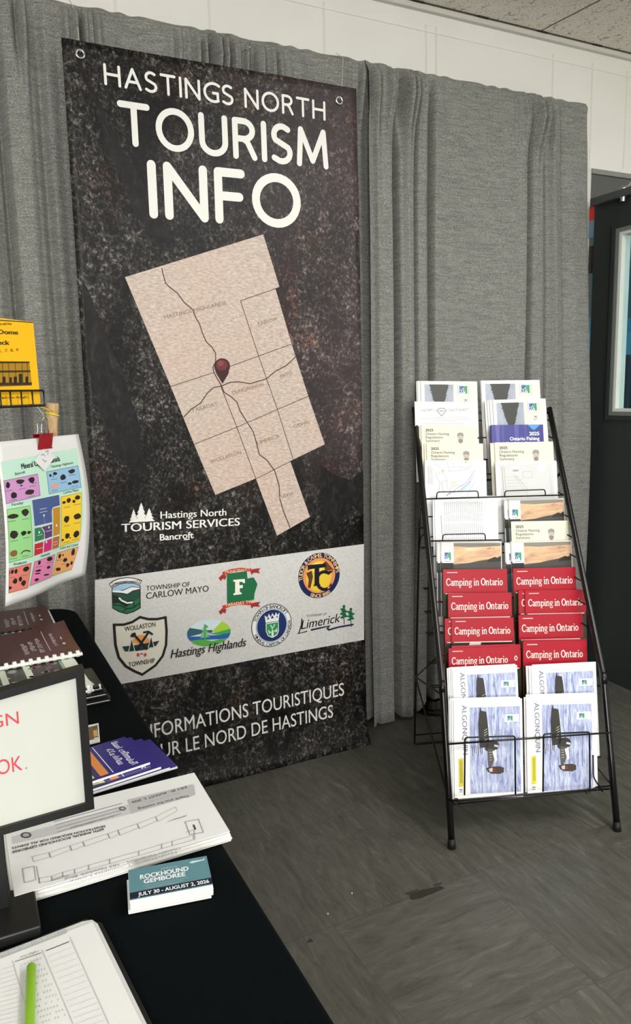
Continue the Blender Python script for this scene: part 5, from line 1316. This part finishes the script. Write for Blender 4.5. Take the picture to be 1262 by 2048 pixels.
for x, y, rx, ry in ((55,625,24,40),(188,585,45,28),(315,565,38,36),(198,632,16,8),(115,740,36,36),(288,707,52,34),(330,605,7,6),(355,600,6,6),
    (528,518,14,16),(582,498,24,20),(558,530,7,6),(672,538,30,38),(770,472,42,24),(740,612,22,16),(800,592,38,20),
    (98,978,60,26),(232,935,40,42),(118,1182,42,50),(220,1168,30,28),(278,1160,20,20),
    (675,825,20,16),(730,803,24,28),(785,815,18,18),(825,772,30,26),(712,1015,34,40),(828,985,36,36),(738,1205,28,34),(835,1182,32,38),(688,1250,14,14),(772,1225,8,8),
    (100,1615,14,28),(135,1600,14,28),(172,1595,18,26),(275,1570,36,30),(172,1705,24,32),(225,1682,20,28),(262,1725,26,32),(112,1785,36,22),
    (422,1500,16,26),(552,1458,40,26),(548,1553,26,18),(420,1588,38,12),(415,1620,36,8),(410,1688,30,16),(530,1635,40,10),
    (678,1428,18,28),(718,1418,8,14),(832,1385,20,40),(752,1472,26,26),(682,1575,34,22),(795,1530,18,24),(835,1505,12,24)): rock(x, y, rx, ry)
rock(572,640,46,28, ink('E0A38A', .5)); rock(132,1395,38,36, ink('8A5A3C', .5)); pr.stroke([(205,1402),(230,1370),(265,1362),(305,1372)], .0022, DR[0], 4)
tx = ink('3A5348', .5); pr.text('Mineral Capital of Canada', (215,445), (652,352), .011, ink('23302A', .5), 3, .03); 
for s, a, b in (('Bancroft',(140,515),(250,490)), ('Hastings Highlands',(550,432),(795,385)), ('Faraday',(95,862),(215,838)), ('Carlow Mayo',(670,730),(835,695)), ('Wollaston',(140,1535),(275,1502)), ('Limerick',(435,1440),(550,1410)), ('Tudor and Cashel',(665,1358),(870,1310))):
    pr.text(s, a, b, .0055, tx, 3, .01)
for x, y in ((60,690),(205,668),(320,640),(110,795),(300,755),(570,562),(672,600),(770,515),(790,645),(570,690),(95,1035),(235,1010),(130,1255),(250,1220),(135,1455),(255,1425),(710,880),(820,850),(720,1090),(830,1060),(735,1275),(830,1245),(130,1670),(265,1640),(425,1545),(550,1500),(680,1475),(750,1520)):
    pr.stroke([(x-36,y+6),(x+36,y-8)], .0011, ink('6E6A66', .5), 4)
for x, y in ((440,970),(505,1105),(390,1160),(485,1270),(596,1085)): pr.ellipse((x, y), 9, 14, ink('E6EDF2', .5), 5, 10)
for x, y, l in ((430,895,40),(435,930,45),(505,1145,35),(400,1190,30),(405,1340,38),(600,1270,25),(600,1300,25)): pr.stroke([(x-l,y+8),(x+l,y-8)], .0012, ink('C9CFD6', .5), 5)
pr.stroke([(440,960),(450,1060)], .0008, ink('A9B6C8', .5), 5)
pr.build('mineral_chart', ps, psurf, .0003, .02)
# red binder clip with wire handles
c0 = PP(87, 885); Pc = psurf(c0[0], -.004, 0)
clip = thing('binder_clip', Pc, 'red binder clip gripping the top of the mineral poster', 'clip')
mb = MB(); RC = mat('clip_red', '9C1420', .28); hw = .0225
a0, a1 = Pc+PD*(-hw)+PN*.009+Vector((0,0,.012)), Pc+PD*hw+PN*.009+Vector((0,0,.012))
b0, b1 = Pc+PD*(-hw*1.05)+PN*.0015+Vector((0,0,-.020)), Pc+PD*hw*1.05+PN*.0015+Vector((0,0,-.020))
k0, k1 = Pc+PD*(-hw)-PN*.009+Vector((0,0,.012)), Pc+PD*hw-PN*.009+Vector((0,0,.012)); d0, d1 = Pc+PD*(-hw*1.05)-PN*.0020+Vector((0,0,-.020)), Pc+PD*hw*1.05-PN*.0020+Vector((0,0,-.020))
mb.face([b0, b1, a1, a0], RC); mb.face([a0, a1, k1, k0], RC); mb.face([k0, k1, d1, d0], RC)
o = mb.build('clip_body', clip); sm = o.modifiers.new('thickness', 'SOLIDIFY'); sm.thickness = .0007; sm.offset = 0
mb = MB(); mb.tube([b0+PN*.001, b1+PN*.001], .0014, RC, 8); mb.tube([d0-PN*.001, d1-PN*.001], .0014, RC, 8); mb.build('rolled_edge', clip)
for sgn, rise in ((1, .042), (-1, .030)):
    s0 = Pc + PN*(.0095*sgn) + Vector((0, 0, .008)); up = Vector((0, 0, 1)) + PN*.15*sgn + PD*(-.25 if sgn > 0 else .3)
    mb = MB(); mb.tube(smooth_path([s0-PD*.008, s0-PD*.0055+up*rise*.5, s0-PD*.008+up*rise*.85, s0+up*rise, s0+PD*.008+up*rise*.85, s0+PD*.0055+up*rise*.5, s0+PD*.008], .006), .0011, M_STEEL, 8); mb.build('wire_handle', clip, smooth=True)
# white diamond price tag under the clip
pts = [PP(60, 921), PP(82, 898), PP(104, 912), PP(80, 942)]
mb = MB(); mb.face([psurf(u, v, .004) for u, v in pts], M_PAPER); tg = mb.build('price_tag'); sm = tg.modifiers.new('thickness', 'SOLIDIFY'); sm.thickness = .0005; sm.offset = -1
tag(tg, 'small white diamond-shaped note tucked under the red binder clip', 'note')
pr = Print(PP)
for q in ([(75,911),(80,908),(83,913)], [(84,904),(90,901),(88,910)], [(77,918),(82,924),(86,919)], [(80,902),(92,914)]): pr.stroke(q, .0014, ink('4A4A4C', .5), 1)
pr.build('handwriting', tg, lambda u, v, h: psurf(u, v, .0042+h), .0003)

# wire basket with the yellow booklet
WO = PO + PD*-.0
Bk = onP(90, 812, PO - PN*.015, PN); Bt = onP(87, 780, PO - PN*.015, PN)
def wp(px, py, off=0.0): return onP(px, py, PO - PN*(.015-off), PN)
stand = thing('wire_stand', (0, 0, 0), 'black wire basket stand holding the yellow booklet at left edge', 'display stand')
p_r, p_rt = wp(91, 811), wp(90, 781)
right_b = p_r; wd = .34; left_b = right_b - PD*wd; hB = p_rt.z-p_r.z
post = right_b - PD*.26 - PN*.045
stand.location = (post.x, post.y, TZ)
def wire2(name, pts, r=.0017, rnd=.006):
    mb = MB(); mb.tube(smooth_path(pts, rnd) if rnd else pts, r, M_BLACK, 8); return mb.build(name, stand, smooth=True)
Z = Vector((0, 0, 1))
wire2('basket_rim', [left_b + Z*hB - PN*.04, left_b + Z*hB, right_b + Z*hB, right_b - PN*.04 + Z*hB], .0022, .008)
wire2('basket_rim', [left_b - PN*.04, left_b, right_b, right_b - PN*.04], .0024, .008)
wire2('basket_back', [left_b - PN*.04, left_b-PN*.04+Z*.12, right_b-PN*.04+Z*.062, right_b - PN*.04], .0022, .008)
for px in (87.5, 66, 44, 22, 2, -20, -42, -64):
    q = wp(px, 808) if px < 80 else right_b - PD*.003
    q = Vector((q.x, q.y, right_b.z)); wire2('basket_wire', [q + Z*hB, q, q - PN*.04], .0017, .004)
for k in (0, .02, .04): wire2('basket_floor', [left_b - PN*k, right_b - PN*k], .0014, 0)
mb = MB(); mb.tube([(post.x, post.y, TZ+.006), (post.x, post.y, right_b.z+.25)], .006, M_BLACK, 12); mb.build('post', stand, smooth=True)
mb = MB(); disc(mb, post, .085, TZ+.001, TZ+.008, M_BLACK); mb.build('base', stand)
# yellow booklet in the basket
yr0, yr1 = wp(81, 808, -.010), wp(66, 644, -.010)
zb0 = right_b.z + .004
dnv = (Vector((yr0.x, yr0.y, zb0)) - yr1); YH = dnv.length; dnv.normalize()
YP = -PD; nY = YP.cross(dnv).normalized(); nY = nY if nY.dot(PN) > 0 else -nY
YW = .20
yb = thing('yellow_booklet', yr1 + dnv*YH + YP*YW/2, 'yellow booklet with blackletter title standing in the black wire basket', 'booklet')
YEL = mat('cover_yellow', 'FFC400', .45)
mb = MB(); mb.obox(yr1 - nY*.004 + dnv*.001, YP*YW, nY*.0035, dnv*(YH-.002), M_PAGES); mb.build('pages', yb)
mb = MB(); mb.obox(yr1, YP*YW, nY*.0005, dnv*YH, YEL)
def Yc(px, py):
    p = onP(px, py, yr1+nY*.0006, nY) - yr1; return (p.dot(PD), -p.dot(dnv))
ysurf = lambda u, v, h: yr1 + PD*u - dnv*v + nY*(.0006+h)
pr = Print(Yc); yk = ink('2A1E08', .5)
def Zy(x, y): return (x/3.305, 620+y/3.305)
pr.stroke([(-60,640),(66,645)], .0018, yk, 1)
pr.text('Dome', Zy(-10,165), Zy(118,165), .0085, yk, 2, .03); pr.text('eck', Zy(-16,235), Zy(60,235), .0085, yk, 2, .03); pr.text('1, 7, 8, 9', Zy(-5,288), Zy(118,275), .0055, ink('5A4208'), 2, 0, .2); scribble(pr, Zy(-30,106), Zy(80,102), .004, yk, 2)
scribble(pr, Zy(-10,595), Zy(180,585), .0045, ink('6E5208'), 2, seed=4)
dkq = ink('3A2A0C', .5); bq = ink('B08414', .5); pr.poly([Zy(-60,350), Zy(190,345), Zy(205,500), Zy(-60,520)], bq, 1)
pr.poly([Zy(-60,348), Zy(190,342), Zy(192,352), Zy(-60,362)], dkq, 2); pr.poly([Zy(-60,410), Zy(195,400), Zy(196,412), Zy(-60,424)], dkq, 2); pr.poly([Zy(-60,490), Zy(205,480), Zy(204,498), Zy(-60,512)], dkq, 2)
for x in (-30, 10, 50, 95, 140, 175): pr.stroke([Zy(x,352), Zy(x+6,490)], .0012, dkq, 3)
for x, y, w, h in ((95,470,20,50), (130,455,22,60), (65,470,14,40), (20,470,20,45), (170,465,16,45)): pr.poly([Zy(x-w/2,y-h/2), Zy(x+w/2,y-h/2), Zy(x+w/2,y+h/2), Zy(x-w/2,y+h/2)], ink('241A0A', .5), 3)
pr.into(mb, ysurf, .00025); mb.build('cover', yb)
# string from basket to clip
s0 = Vector((right_b - PD*.028)); mb = MB(); mb.tube([s0 - Z*.001, Pc + PN*.012 + Z*.052 - PD*.009], .0007, mat('thread', 'D8D6CE', .7), 6); th_o = mb.build('hanging_thread', clip)
# wooden stick with a yellow band, standing on the table behind the poster
w_t, w_b = onP(104, 806, PO - PN*.05, PN), None
w_b = w_t + Vector((-.016, -.004, -.24))
stick = thing('wooden_stick', w_b, 'pale wooden stick hung by a yellow rubber band behind the mineral poster', 'stick')
n_ = NT('pale_wood', .5); n_.color(n_.ramp(n_.noise(n_.map((14, 14, 3)), 8, 5, .6), [(.3, 'A98558'), (.7, 'D2B384')])); WOOD = n_.m
dd2 = (w_b-w_t).normalized()
mb = MB(); mb.tube([w_t, w_t+dd2*.004, w_t+dd2*.02, w_t+dd2*.05, w_t+dd2*.09, w_b], .012, WOOD, 16, radii=[.0135, .0155, .0145, .0125, .0115, .010]); mb.build('shaft', stick, smooth=True)
e1 = dd2.cross(Vector((0, 1, 0))).normalized(); e2 = dd2.cross(e1); tlt = dd2*.12
mb = MB(); mb.ring(w_t+dd2*.026, (e1+dd2*.2).normalized(), e2, .0152, .0018, mat('band_yellow', 'E8D320', .4), 24, 8); mb.tube([w_t+dd2*.022+e1*.013, right_b - PN*.02 - PD*.004], .0014, mat('band_yellow', 'E8D320', .4), 8); mb.build('rubber_band', stick, smooth=True)
# brown curved object glimpsed at the frame edge, hung beside the poster
print('scene done')
